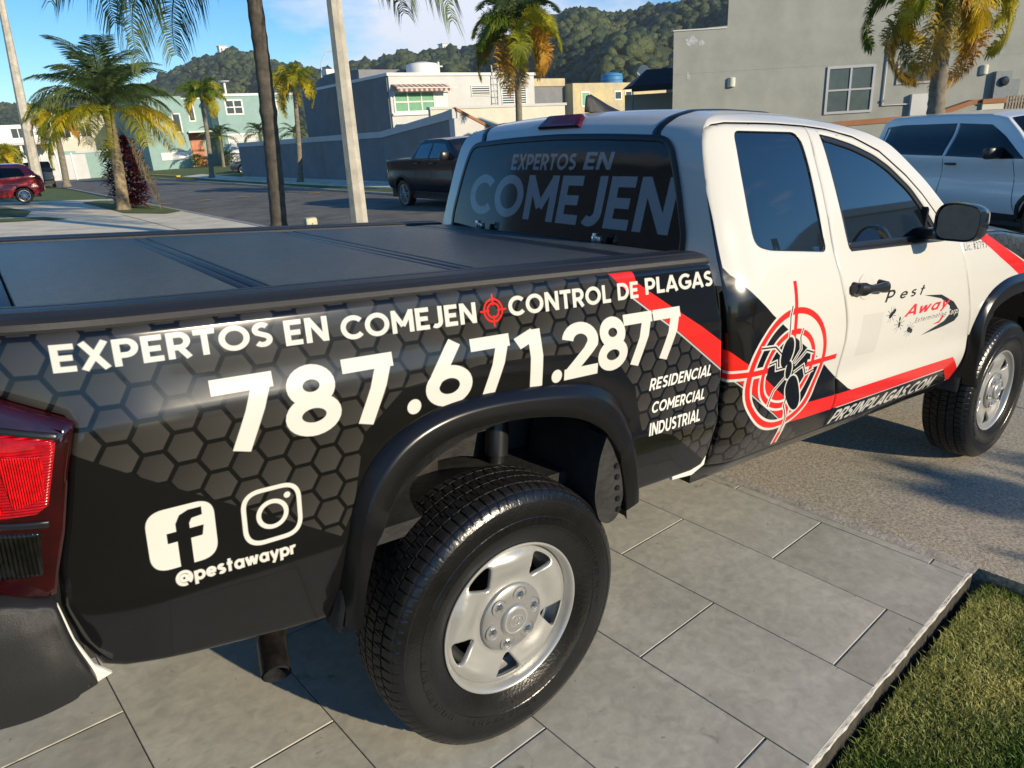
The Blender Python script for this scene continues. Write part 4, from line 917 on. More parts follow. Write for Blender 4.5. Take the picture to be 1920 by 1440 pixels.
for y0, y1 in ((-60, -1.0), (1.0, 26.), (36., 60)):
    sheet('kerb', [(5.0, y0), (5.15, y0), (5.15, y1), (5.0, y1)], M['kerb'], .012, thick=.14)
sheet('kerb', [(5.0, 26), (5.15, 26), (5.15, 36), (5.0, 36)], M['kerb'], .004, thick=.14)
for y0, y1 in ((-60, 62),): sheet('kerb', [(12.0, y0), (12.15, y0), (12.15, y1), (12.0, y1)], M['kerb'], .010, thick=.14)
sheet('far_sidewalk', [(13.3, -60), (14.86, -60), (14.86, 60), (13.3, 60)], M['concrete'], .0, thick=.06)
# yellow studs across the street
for i, (x, y) in enumerate([(5.75, 30.3), (7.15, 29.7), (8.62, 29.3), (9.85, 28.6), (11.05, 27.6)]):
    tag(build('road_mark', [(x + dx, y + dy, street_z(x, y) + .012) for dx, dy in ((-.22, -.10), (.22, -.16), (.22, .16), (-.22, .22))], [(0, 1, 2, 3)], M['yellow_paint']), kind='structure')
# neighbour's concrete, grass wedges, verge patch
sheet('neighbour_driveway', [(-6, 13.4), (5.0, 13.4), (5.0, 24.6), (5.0, 36.5), (-6, 36.5)], M['concrete'], .000, 1.5)
sheet('lawn_wedge', [(-6, 22.6), (-.2, 22.7), (1.45, 22.9), (1.0, 24.2), (-6, 24.6)], M['turf'], .02, 1.5)
sheet('lawn_wedge', [(-6, 25.3), (.55, 25.0), (.9, 28.0), (.35, 31.0), (-6, 30.5)], M['turf'], .02, 1.5)
sheet('verge_patch', [(3.25, 24.6), (4.25, 23.4), (4.95, 24.4), (4.95, 33.5), (3.9, 34.8), (3.1, 33.5)], M['turf'], .02, 1.0)
sheet('verge_patch', [(3.2, 14.2), (4.9, 14.6), (4.95, 13.4), (3.2, 13.4)], M['turf'], .02, 1.0)
M['joint'] = mat('saw cut joint', (.14, .125, .10), .9, noise=.2)
for (a, b) in (((3.2, 13.4), (3.05, 24.0)), ((-6, 18.4), (3.1, 18.6)), ((-6, 33.0), (3.0, 33.2))):
    d = np.array(b) - np.array(a); n_ = np.array([-d[1], d[0]]) / np.linalg.norm(d) * .012
    sheet('slab_joint', [tuple(np.array(a) + n_), tuple(np.array(b) + n_), tuple(np.array(b) - n_), tuple(np.array(a) - n_)], M['joint'], .006, 2.0)
# our own driveway: tiles on a raised slab, mortar fillet, then exposed aggregate
TH, OX, OY, TP, TR, TW = .09766, .92300, -.42559, .01834, .02458, .44019
MM = np.array([[.9967, .0002, .0810], [0, 1, -.0025], [-.0810, .0025, .9967]])
def TW3(a, b, h=0.):
    s, c = math.sin(TH), math.cos(TH); x = OX + a * c + b * s; y = OY + a * s - b * c
    return MM @ np.array([x, y, TP * x + TR * (y + .9) + h])
def tbox(a0, a1, b0, b1, h0, h1):
    return [TW3(a, b, h) for h in (h0, h1) for a, b in ((a0, b0), (a1, b0), (a1, b1), (a0, b1))], [(0, 3, 2, 1), (4, 5, 6, 7), (0, 1, 5, 4), (1, 2, 6, 5), (2, 3, 7, 6), (3, 0, 4, 7)]
def tile_mat():
    m = mat('grey stone look porcelain', (.155, .150, .135), .5, spec=.4, bump=.12, bscale=30); nt = m.node_tree; p = nt.nodes['Principled BSDF']; k = nt.links.new
    t = nt.nodes.new('ShaderNodeTexCoord'); oi = nt.nodes.new('ShaderNodeObjectInfo'); av = nt.nodes.new('ShaderNodeVectorMath'); av.operation = 'MULTIPLY_ADD'
    cx = nt.nodes.new('ShaderNodeCombineXYZ')
    for i in range(3): k(oi.outputs['Random'], cx.inputs[i])
    av.inputs[1].default_value = (37, 53, 71); k(cx.outputs[0], av.inputs[0]); k(t.outputs['Object'], av.inputs[2])
    col = None
    for sc, lo, hi, c1, c2, det in ((2.6, .36, .66, (.405, .39, .325), (.50, .482, .405), 10), (24., .30, .70, (.86, .86, .86), (1.10, 1.10, 1.10), 8), (11., .24, .30, (.62, .60, .56), (1, 1, 1), 3), (46., .20, .24, (.62, .60, .57), (1, 1, 1), 1), (5., .62, .74, (1, 1, 1), (1.13, 1.12, 1.10), 12)):
        n = nt.nodes.new('ShaderNodeTexNoise'); n.inputs['Scale'].default_value = sc; n.inputs['Detail'].default_value = det; n.inputs['Distortion'].default_value = .6; r = nt.nodes.new('ShaderNodeValToRGB')
        r.color_ramp.elements[0].position = lo; r.color_ramp.elements[1].position = hi; r.color_ramp.elements[0].color = (*c1, 1); r.color_ramp.elements[1].color = (*c2, 1)
        k(av.outputs[0], n.inputs[0]); k(n.outputs[0], r.inputs[0])
        if col is None: col = r.outputs[0]
        else:
            mu = nt.nodes.new('ShaderNodeMixRGB'); mu.blend_type = 'MULTIPLY'; mu.inputs[0].default_value = 1; k(col, mu.inputs[1]); k(r.outputs[0], mu.inputs[2]); col = mu.outputs[0]
    h = nt.nodes.new('ShaderNodeHueSaturation'); q = nt.nodes.new('ShaderNodeMapRange'); q.inputs[3].default_value = .90; q.inputs[4].default_value = 1.10
    k(oi.outputs['Random'], q.inputs[0]); k(q.outputs[0], h.inputs['Value']); k(col, h.inputs['Color']); k(h.outputs[0], p.inputs['Base Color'])
    return m
M['tile'] = tile_mat()
v, f = tbox(-3.4, 2 * TW + .055, -2.8, 1.004, -.09, -.0085)
apron = tag(build('tiled_driveway', v, f, M['grout']), kind='structure')
J = .0035
BE = 1.006
for row in range(-8, 3):
    a0 = row * TW + .0016; a1 = (row + 1) * TW - .0016
    if row == 2: a1 = 2 * TW + .05
    b = (0. if row % 2 == 0 else -.4464) - 3 * .8797
    while b < BE:
        b0 = max(b + J, -2.75); b1 = min(b + .8797 - J, BE)
        if b1 - b0 > .03:
            dz = random.uniform(-.0006, .0006); bm = bmesh.new(); v, f = tbox(a0, a1, b0, b1, -.0075, dz)
            vs = [bm.verts.new(q) for q in v]; [bm.faces.new([vs[i] for i in q]) for q in f]
            bmesh.ops.bevel(bm, geom=[e for e in bm.edges if all((q.co - Vector(TW3(0, 0, 0))).length < 99 for q in e.verts)][4:8], offset=.0012, segments=1, affect='EDGES')
            me = bpy.data.meshes.new('tile'); bm.to_mesh(me); bm.free(); me.materials.append(M['tile']); link('tile', me, apron)
        b += .8797
# dirt in the long joints
for row in range(-7, 3):
    v, f = tbox(row * TW - .0018, row * TW + .0018, -2.7, BE - .004, -.0080, -.0032); build('joint_dirt', v, f, M['dark_joint'], apron)
# whitewashed edge and mortar fillet
def ragged(a0, a1, bf, n, amp): return [(a0 + (a1 - a0) * i / n, bf + random.uniform(-amp, amp)) for i in range(n + 1)]
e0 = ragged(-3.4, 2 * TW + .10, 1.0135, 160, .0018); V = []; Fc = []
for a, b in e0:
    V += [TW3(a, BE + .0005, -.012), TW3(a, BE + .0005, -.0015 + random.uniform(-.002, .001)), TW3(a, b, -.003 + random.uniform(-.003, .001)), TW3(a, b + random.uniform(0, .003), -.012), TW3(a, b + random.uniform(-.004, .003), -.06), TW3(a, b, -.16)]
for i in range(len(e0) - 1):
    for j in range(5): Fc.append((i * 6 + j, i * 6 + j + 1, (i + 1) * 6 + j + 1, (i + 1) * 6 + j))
so = tag(build('slab_edge', V, Fc, [M['curb_white'], M['shade_side']]), kind='structure')
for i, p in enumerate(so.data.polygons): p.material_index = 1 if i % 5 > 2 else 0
V = []; Fc = []; nb = 120
for i in range(nb + 1):
    b = -2.7 + (1.024 + 2.7) * i / nb; w = random.uniform(-.012, .012); w2 = math.sin(i * .23) * .012
    for a, h in ((2 * TW + .052, -.001), (2 * TW + .075, .0), (1.01 + w2 * .3, -.004), (1.055 + w2 + w, -.030), (1.085 + w2 + w, -.050)): V.append(TW3(a, b, h + random.uniform(-.001, .001)))
for i in range(nb):
    for j in range(4): Fc.append((i * 5 + j, i * 5 + j + 1, (i + 1) * 5 + j + 1, (i + 1) * 5 + j))
tag(build('mortar_fillet', V, Fc, M['mortar']), kind='structure')
def agg_z(x, y):
    t = TW3((x - OX) , 0)[2]
    return float(np.interp(x, [1.9, 5.0, 5.2], [-.150, -.300, -.36])) + .010 * min(max(y, -2.), 1.5)
sheet('aggregate_driveway', [(1.85, 2.0), (1.92, -.30), (2.06, -1.352), (2.10, -1.75), (2.05, -9), (4.99, -9), (4.99, 2.0)], M['aggregate'], .0, .30, fz=agg_z, thick=.22)
for a, b in (((4.3, -9), (4.3, 2.0)),):
    d = np.array(b) - np.array(a); L_ = np.linalg.norm(d); n_ = np.array([-d[1], d[0]]) / L_ * .007; pts1 = [tuple(np.array(a) + d * k / 12 + n_ * random.uniform(.3, 1.5)) for k in range(13)]; pts2 = [tuple(np.array(a) + d * k / 12 - n_ * random.uniform(.3, 1.5)) for k in range(13)]
    sheet('slab_joint', pts1 + pts2[::-1], M['joint'], .003, fz=agg_z)
# side lawn with real blades
M['lawn_base'] = mat('thatch and soil', (.05, .055, .02), .95, col2=(.12, .13, .045), nscale=30, bump=1., bscale=140)
lz = lambda x, y: float(-.0628 * x - .098 + .02 * math.sin(x * 3 + y * 2) * .3 + .012 * (y + 1.5))
lawn_poly = [(-6, -1.50 - .0 + .65), (-2.0, -1.90 + .15), (.54, -1.505), (1.0, -1.462), (1.5, -1.415), (1.99, -1.372), (2.07, -1.40), (2.09, -1.9), (2.05, -9), (-6, -9)]
lawn_poly = [(-3, -1.86), (.55, -1.502), (1.99, -1.368), (2.11, -1.37), (2.13, -1.75), (2.08, -9), (-3, -9)]
sheet('lawn', lawn_poly, M['lawn_base'], 0, .4, fz=lz)
M['blade'] = foliage('grass blade', (.10, .18, .025), (.58, .56, .20), 3.2, .3, .0)
def blades(name, n, poly, fz, hmin, hmax, w, m, yfar=None, dens=None):
    P = np.array(poly); lo, hi = P.min(0), P.max(0); q = lo + rng.random((n * 6, 2)) * (hi - lo); q = q[inside(q, P)]
    if dens is not None: q = q[rng.random(len(q)) < dens(q)]
    q = q[:n]; n = len(q); z = np.array([fz(a, b) for a, b in q]); h = rng.uniform(hmin, hmax, n); an = rng.uniform(0, 6.283, n); le = rng.uniform(.1, 1.1, n) * h; la = rng.uniform(0, 6.283, n)
    dx, dy = np.cos(an) * w, np.sin(an) * w; lx, ly = np.cos(la) * le, np.sin(la) * le; b = np.stack([q[:, 0], q[:, 1], z - .004], 1)
    V = np.empty((n, 5, 3)); o = np.zeros(n)
    V[:, 0] = b - np.stack([dx, dy, o], 1); V[:, 1] = b + np.stack([dx, dy, o], 1); mid = b + np.stack([lx * .35, ly * .35, h * .6], 1)
    V[:, 2] = mid + np.stack([dx, dy, o], 1) * .8; V[:, 3] = mid - np.stack([dx, dy, o], 1) * .8; V[:, 4] = b + np.stack([lx, ly, h * .95], 1)
    idx = np.arange(n)[:, None] * 5; quads = (idx + [0, 1, 2, 3]); tris = idx + [3, 2, 4]
    me = bpy.data.meshes.new(name); me.vertices.add(n * 5); me.vertices.foreach_set('co', V.reshape(-1)); me.loops.add(n * 7); me.loops.foreach_set('vertex_index', np.concatenate([quads, tris], 1).reshape(-1))
    st = np.stack([np.arange(n) * 7, np.arange(n) * 7 + 4], 1).reshape(-1); me.polygons.add(n * 2); me.polygons.foreach_set('loop_start', st); me.polygons.foreach_set('loop_total', np.tile([4, 3], n)); me.update(calc_edges=True); me.materials.append(m)
    return link(name, me)
o = blades('lawn_grass', 190000, [(.2, -1.532), (1.98, -1.372), (2.06, -1.375), (2.10, -1.75), (2.09, -3.2), (.2, -3.2)], lz, .010, .028, .0024, M['blade'])
tag(o, 'short clipped green lawn beside the white slab edge at the lower right', 'grass', kind='stuff')
o = blades('lawn_grass', 900, [(.2, -1.535), (1.98, -1.375), (2.06, -1.41), (2.06, -1.47), (1.98, -1.42), (.2, -1.59)], lz, .025, .05, .0016, M['blade'])
tag(o, 'longer untrimmed grass blades along the foot of the slab edge', 'grass', kind='stuff')

# ------------------------------------------------------------------ other vehicles
def car(name, label, cat, loc, rz, top, sill, arches, wins, W, col, belt, lean, wheel_r, parts=None, rim=M['chrome'], roofcol=None, group=None):
    """top: silhouette (x,z) from the rear bottom over the roof to the front bottom ; arches: [(x, r)] ; wins: window outlines"""
    t = thing(name, label, cat, loc, rz, group)
    zmax = max(p[1] for p in top)
    def fy(x, z):
        w = W - max(0, z - belt) * lean - .35 * max(0, (sill + .22) - z) ** 1.3 - .018 * math.cos((z - sill) / (belt - sill) * 9)
        xr, xf = top[0][0], top[-1][0]; d = min(x - xr, xf - x); return -(w - .22 * max(0, .45 - d) ** 1.6)
    out = list(top)
    bottom = []
    for ax, ar in sorted(arches, reverse=True):
        zc = wheel_r; x0 = math.sqrt(max(0, ar * ar - (sill - zc) ** 2)); bottom += [(ax + x0, sill)]
        a0 = math.degrees(math.atan2(sill - zc, x0)); bottom += [(ax + ar * math.cos(R(a0 + (180 - 2 * a0) * k / 14)), zc + ar * math.sin(R(a0 + (180 - 2 * a0) * k / 14))) for k in range(15)] + [(ax - x0, sill)]
    out = out + bottom
    for s in (0, 1):
        o = panel('body_side', out, fy, col, t, res=.10, hem=.03, roll=.02, edge=.08)
        if s: mirror_y(o)
        for w in wins:
            q = panel('side_window', w, lambda a, b: fy(a, b) - .006, M['tint' if name == 'pickup_truck' else 'tint_far'], t, res=.15, hem=.004, roll=.002, edge=.08)
            if s: mirror_y(q)
    P = resample(top, .10, False); n = 13; V = []
    for x, z in P:
        hw = abs(fy(x, z)) - .020
        for k in range(n):
            u = -1 + 2 * k / (n - 1); V.append((x + (.03 * (1 - u * u)) * (-1 if x < 0 else 1) * (1 if z < belt else 0), u * hw, z + (.035 * (1 - u ** 2) if z >= belt * .95 else 0)))
    sk = [(i * n + j, i * n + j + 1, (i + 1) * n + j + 1, (i + 1) * n + j) for i in range(len(P) - 1) for j in range(n - 1)]
    build('body_skin', V, sk, roofcol or col, t, edge_angle=40)
    # glass of the screens: where the silhouette slopes between belt and roof
    for (xa, za), (xb, zb) in ((parts or {}).get('screens', [])):
        d = Vector((xb - xa, 0, zb - za)).normalized(); nn = Vector((-d.z, 0, d.x)); nn = nn if nn.z > 0 else -nn; V = []
        for i in range(7):
            f = .06 + .88 * i / 6; x = xa + (xb - xa) * f; z = za + (zb - za) * f; hw = abs(fy(x, z)) - .07
            for k in range(9): u = -1 + k / 4; V.append((x + nn.x * .012, u * hw, z + nn.z * .012 + .035 * (1 - u * u)))
        build('screen', V, [(i * 9 + j, i * 9 + j + 1, (i + 1) * 9 + j + 1, (i + 1) * 9 + j) for i in range(6) for j in range(8)], M['tint_far'], t, edge_angle=60)
    for ax, ar in arches:
        for sg in (-1, 1):
            w = link('wheel', None, t); w.location = (ax, sg * (W - .13), wheel_r); w.rotation_euler = (0, 0, 0 if sg < 0 else math.pi)
            rr_ = wheel_r * .66
            MB().lathe([(rr_, .10), (wheel_r * .93, .115), (wheel_r, .085), (wheel_r, -.085), (wheel_r * .93, -.115), (wheel_r * .80, -.12), (rr_, -.105)], (0, 0, 0), 'y', 48).make('tyre', M['rubber'], w, True)
            MB().lathe([(rr_ + .004, -.106), (rr_ - .012, -.108), (rr_ - .02, -.09), (rr_ - .03, -.05), (rr_ - .03, .08)], (0, 0, 0), 'y', 40).make('rim', rim, w, True)
            sp = MB()
            for k in range(7):
                a = 2 * math.pi * k / 7
                for da in (-.13, .13):
                    p = [(.03 * math.cos(a + 1.5 * da * 4) , .03 * math.sin(a + 1.5 * da * 4)), ((rr_ - .02) * math.cos(a + da), (rr_ - .02) * math.sin(a + da))]
                    sp.tube([(p[0][0], -.088, p[0][1]), (p[1][0], -.10, p[1][1])], [.022, .014], 6)
            sp.lathe([(0, -.105), (.035, -.105), (.05, -.09), (.05, -.06)], (0, 0, 0), 'y', 20)
            so = sp.make('spokes', rim, w, True)
            MB().lathe([(rr_ - .028, -.03), (0, -.03)], (0, 0, 0), 'y', 24).make('brake_disc', M['frame_metal'], w, True)
            # dark arch liner
            ln = []; 
            for k in range(13):
                a = R(180 * k / 12); ln += [(ax + (ar - .005) * math.cos(a), sg * (W - .03), wheel_r + (ar - .005) * math.sin(a)), (ax + (ar - .005) * math.cos(a), sg * (W - .42), wheel_r + (ar - .005) * math.sin(a)), (ax + .02 * math.cos(a), sg * (W - .42), wheel_r + .02 * math.sin(a))]
            build('arch_liner', ln, [(3 * i + j, 3 * i + j + 1, 3 * i + 4 + j, 3 * i + 3 + j) for i in range(12) for j in range(2)], M['grey_black'], t)
    MB().box((top[0][0] + .15, -W + .1, wheel_r * .7), (top[-1][0] - .15, W - .1, sill + .05)).make('underbody', M['grey_black'], t)
    p = parts or {}
    for sg in (-1, 1):
        for (nm, a, b, mm) in p.get('side', []):      # flat parts on the flank given as x,z rectangles or polygons
            o = panel(nm, a, lambda x, z: fy(x, z) - b, mm, t, res=.1, hem=b + .004, roll=min(.004, b * .4), edge=.06)
            if sg > 0: mirror_y(o)
        for (nm, x, z, l, h, dy) in p.get('blocks', []):
            MB().bbox((x - l / 2, sg * (abs(fy(x, z)) - .02), z - h / 2), (x + l / 2, sg * (abs(fy(x, z)) + dy), z + h / 2), min(l, h, dy) * .3).make(nm, p.get('blockmat', M['satin_black']), t, True)
    return t, fy
strip = lambda x0, z0, x1, z1, w=.012: [(x0 - w / 2, z0), (x0 + w / 2, z0), (x1 + w / 2, z1), (x1 - w / 2, z1)]
M['navy_paint'] = mat('black metallic paint', (.007, .011, .020), .22, coat=.1, spec=.3)
M['red_paint'] = mat('red vehicle paint', (.46, .010, .022), .25, coat=.8)
M['pearl'] = mat('pearl white paint', (.80, .80, .78), .25, coat=.7)
M['blue_grey_paint'] = mat('dark blue car paint', (.02, .03, .045), .25, coat=.7)
# black crew-cab pickup across the street
car('pickup_truck', 'black crew cab pickup parked across the street beside the grey boundary wall', 'pickup truck', (10.95, 15.85, -.385), R(-90),
    [(-2.92, .56), (-2.95, .95), (-2.93, 1.28), (-2.90, 1.40), (-1.25, 1.43), (-1.12, 1.60), (-.98, 1.86), (-.70, 1.935), (.15, 1.945), (.60, 1.90), (1.05, 1.62), (1.35, 1.42), (2.50, 1.30), (2.85, 1.15), (2.93, .9), (2.90, .56)], .50,
    [(-1.90, .50), (1.80, .50)], [rounded([(-.98, 1.44), (-.87, 1.80), (-.20, 1.84), (-.22, 1.44)], .05), rounded([(-.14, 1.44), (-.12, 1.84), (.50, 1.80), (.98, 1.44)], .05)], 1.0, M['navy_paint'], 1.42, .42, .41,
    dict(screens=[((-1.14, 1.55), (-.96, 1.88)), ((1.12, 1.58), (.56, 1.90))],
         side=[('door_seam', strip(-1.06, .62, -1.06, 1.42), .003, M['grey_black']), ('door_seam', strip(-.17, .62, -.17, 1.42), .003, M['grey_black']), ('door_seam', strip(.98, .62, 1.02, 1.42), .003, M['grey_black']),
               ('tail_lamp', rounded([(-2.93, 1.02), (-2.93, 1.34), (-2.80, 1.34), (-2.83, 1.02)], .02), .012, M['lens_stop']), ('wheel_arch_trim', [(-1.90 + .56 * math.cos(R(a)), .41 + .56 * math.sin(R(a))) for a in range(0, 181, 12)] + [(-1.90 + .50 * math.cos(R(a)), .41 + .50 * math.sin(R(a))) for a in range(180, -1, -12)], .02, M['grey_black']),
               ('running_board', [(-1.2, .40), (1.15, .40), (1.15, .50), (-1.2, .50)], .06, M['grey_black'])],
         blocks=[('door_handle', -.88, 1.30, .22, .04, .05), ('door_handle', -.02, 1.30, .22, .04, .05), ('door_mirror', .80, 1.50, .18, .24, .24)]), rim=M['cap'])
# white sport utility across the street, right
car('suv', 'pearl white boxy SUV with black pillars parked across the street below the grey house', 'SUV', (12.50, 2.22, -.37), R(-116),
    [(-2.38, .45), (-2.44, .85), (-2.42, 1.15), (-2.34, 1.55), (-2.25, 1.75), (-2.0, 1.835), (-.8, 1.86), (.10, 1.84), (.42, 1.78), (.90, 1.42), (1.20, 1.19), (2.05, 1.10), (2.32, .98), (2.42, .75), (2.38, .40)], .36,
    [(-1.42, .44), (1.43, .44)], [[(-2.18, 1.245), (-2.10, 1.68), (-1.70, 1.715), (-.50, 1.72), (-.55, 1.235)], [(-.50, 1.235), (-.45, 1.72), (.18, 1.69), (.48, 1.53), (.98, 1.225), (.60, 1.215)]], .97, M['pearl'], 1.21, .30, .375,
    dict(screens=[((1.02, 1.32), (.40, 1.80)), ((-2.38, 1.25), (-2.26, 1.72))],
         side=[('door_seam', strip(-.58, .45, -.52, 1.235, .010), .002, M['grey_black']), ('door_seam', strip(.92, .50, .80, 1.22, .010), .002, M['grey_black']), ('door_seam', strip(-1.55, .86, -1.65, 1.235, .010), .002, M['grey_black']),
               ('pillar_trim', strip(-.48, 1.25, -.44, 1.70, .030), .012, M['cap']), ('pillar_trim', strip(-2.13, 1.25, -2.03, 1.66, .05), .012, M['pearl']),
               ('sill_trim', [(-.95, .34), (.95, .34), (.95, .44), (-.95, .44)], .015, M['grey_black']),
               ('wheel_arch_trim', [(1.43 + .50 * math.cos(R(a)), .375 + .50 * math.sin(R(a))) for a in range(0, 181, 12)] + [(1.43 + .44 * math.cos(R(a)), .375 + .44 * math.sin(R(a))) for a in range(180, -1, -12)], .015, M['grey_black'])],
         blocks=[('door_handle', -.35, 1.12, .20, .035, .045), ('door_handle', -1.50, 1.12, .20, .035, .045), ('door_mirror', .52, 1.30, .14, .17, .24)]))
# red hatchback on the neighbour's drive
car('hatchback', 'red metallic hatchback seen from the side on the neighbouring concrete drive at the left edge', 'car', (-.12, 33.7, .035), math.pi,
    [(-1.95, .42), (-2.00, .70), (-1.93, .98), (-1.78, 1.10), (-1.55, 1.42), (-1.30, 1.50), (-.5, 1.53), (.2, 1.46), (.95, 1.05), (1.70, .90), (1.93, .70), (1.92, .35)], .27,
    [(-1.22, .355), (1.25, .355)], [rounded([(-1.42, 1.03), (-1.30, 1.34), (-.62, 1.40), (-.55, 1.02)], .05), rounded([(-.48, 1.02), (-.54, 1.40), (.05, 1.36), (.62, 1.02)], .05)], .85, M['red_paint'], 1.0, .42, .305,
    dict(screens=[((-1.80, 1.08), (-1.54, 1.43)), ((.9, 1.08), (.22, 1.45))],
         side=[('tail_lamp', rounded([(-1.90, .86), (-1.84, 1.02), (-1.66, 1.06), (-1.74, .88)], .02), .01, M['lens_stop']), ('door_seam', strip(-.52, .35, -.52, 1.0), .003, M['grey_black'])],
         blocks=[('door_handle', -.36, .92, .18, .035, .04), ('door_mirror', .52, 1.05, .12, .12, .16)]), rim=M['chrome'])
# dark vehicle behind it and a car nose by the teal house
car('suv', 'dark off-road vehicle parked far down the street behind the red hatchback', 'SUV', (4.1, 63.5, -.34), R(-95),
    [(-2.0, .55), (-2.05, 1.1), (-2.0, 1.75), (-1.8, 1.84), (.3, 1.86), (.62, 1.35), (.75, 1.2), (1.9, 1.12), (1.98, .6)], .48, [(-1.25, .50), (1.25, .50)],
    [[(-1.85, 1.2), (-1.80, 1.72), (-.8, 1.74), (-.8, 1.2)], [(-.7, 1.2), (-.7, 1.74), (.2, 1.74), (.45, 1.2)]], .92, M['black_paint'], 1.18, .15, .40, dict(screens=[((.60, 1.36), (.33, 1.82)), ((-2.03, 1.2), (-2.0, 1.7))], blocks=[('door_mirror', .5, 1.3, .12, .2, .2)]), rim=M['cap'])
car('sedan', 'dark blue sedan with its nose showing past the end of the grey boundary wall', 'car', (18.75, 57.6, -.25), R(168),
    [(-2.2, .45), (-2.25, .8), (-2.15, 1.0), (-1.5, 1.05), (-.95, 1.38), (-.2, 1.45), (.35, 1.38), (1.05, 1.0), (1.95, .88), (2.22, .65), (2.2, .35)], .30, [(-1.35, .38), (1.38, .38)],
    [[(-1.2, 1.02), (-.85, 1.32), (-.2, 1.37), (-.2, 1.0)], [(-.12, 1.0), (-.12, 1.37), (.3, 1.32), (.8, 1.0)]], .88, M['blue_grey_paint'], 1.0, .40, .32,
    dict(screens=[((1.0, 1.04), (.36, 1.37)), ((-1.45, 1.08), (-.97, 1.36))], side=[('headlamp', [(1.95, .62), (2.15, .62), (2.1, .78), (1.85, .82)], .012, M['glass_bg'])]), rim=M['chrome'])

# ------------------------------------------------------------------ buildings
def wallm(n, c, v=.10, s=1.2): return mat(n, c, .9, noise=v, nscale=s, bump=.25, bscale=25)
M['gray_wall'] = wallm('grey painted render', (.31, .32, .29)); M['dk_wall'] = wallm('slate grey render', (.20, .205, .215)); M['cap_white'] = wallm('off white render', (.55, .55, .54), .06)
M['lt_gray'] = wallm('light grey render', (.57, .575, .555), .06); M['cream'] = wallm('cream render', (.62, .595, .49), .06); M['teal'] = wallm('sea green render', (.27, .40, .37), .07); M['white_wall'] = wallm('white render', (.76, .75, .71), .05)
M['yellow_wall'] = mat('weathered yellow render', (.62, .50, .24), .9, col2=(.42, .37, .28), nscale=1.1, bump=.2); M['orange'] = wallm('terracotta paint', (.34, .15, .07), .12); M['door_wood'] = mat('varnished door', (.42, .12, .04), .4, noise=.3, nscale=5)
M['green_pane'] = mat('pane with green curtain behind', (.20, .42, .26), .15, spec=.6, noise=.12, nscale=3); M['awning'] = mat('striped awning cloth', (.55, .45, .38), .8, noise=.2, nscale=6); M['awning_dk'] = mat('awning stripe', (.20, .10, .08), .8, noise=.2, nscale=6)
M['dark_pane'] = mat('dark window pane', (.035, .045, .05), .1, spec=.7, noise=.2, nscale=2); M['tank_blue'] = mat('blue polyethylene', (.05, .22, .45), .5, noise=.08, nscale=4); M['black_canvas'] = mat('black canvas', (.02, .02, .022), .7, noise=.2, nscale=8)
M['stain'] = mat('peeled render patch', (.40, .41, .42), .9, noise=.35, nscale=14); M['metal_grey'] = mat('grey painted metal box', (.16, .19, .21), .5, noise=.15, nscale=10); M['pvc'] = mat('white conduit', (.60, .60, .58), .5, noise=.05)
M['picket'] = mat('weathered picket wood', (.30, .26, .20), .85, noise=.35, nscale=12)
def window(parent, face, a0, a1, z0, z1, at, cols=2, rows=1, frame=M['white_wall'], pane=M['dark_pane'], fw=.06, louver=False, sill=True):
    """face 'y': wall faces -y at y=at, a is x.  face 'x': wall faces -x at x=at, a is y"""
    def bx(a, b, c, d, d0, d1, mb): (mb.box((a, at + d0, c), (b, at + d1, d)) if face == 'y' else mb.box((at + d0, a, c), (at + d1, b, d)))
    fr = MB(); bx(a0, a0 + fw, z0, z1, -.045, .04, fr); bx(a1 - fw, a1, z0, z1, -.045, .04, fr); bx(a0 + fw, a1 - fw, z0, z0 + fw, -.045, .04, fr); bx(a0 + fw, a1 - fw, z1 - fw, z1, -.045, .04, fr)
    for k in range(1, cols): c = a0 + (a1 - a0) * k / cols; bx(c - fw * .4, c + fw * .4, z0 + fw, z1 - fw, -.040, .03, fr)
    for k in range(1, rows):
        c = z0 + (z1 - z0) * k / rows
        for i in range(cols): bx(a0 + (a1 - a0) * i / cols + fw * (1 if i == 0 else .4) + .001, a0 + (a1 - a0) * (i + 1) / cols - fw * (1 if i == cols - 1 else .4) - .001, c - fw * .35, c + fw * .35, -.040, .03, fr)
    w = fr.make('window', frame, parent); tag(w, None)
    if louver:
        n = max(4, int((z1 - z0) / .12))
        for k in range(n):
            z = z0 + fw + (z1 - z0 - 2 * fw) * (k + .5) / n; sl = MB(); bx(a0 + fw, a1 - fw, z - .022, z + .022, -.03, .02, sl); sl.make('slat', frame, w)
    for i in range(cols):
        for j in range(rows):
            pn = MB(); bx(a0 + (a1 - a0) * i / cols + .01, a0 + (a1 - a0) * (i + 1) / cols - .01, z0 + (z1 - z0) * j / rows + .01, z0 + (z1 - z0) * (j + 1) / rows - .01, -.012, -.004, pn); pn.make('pane', pane, w)
    return w
def block(parent, name, a, b, m): return MB().box(a, b).make(name, m, parent)
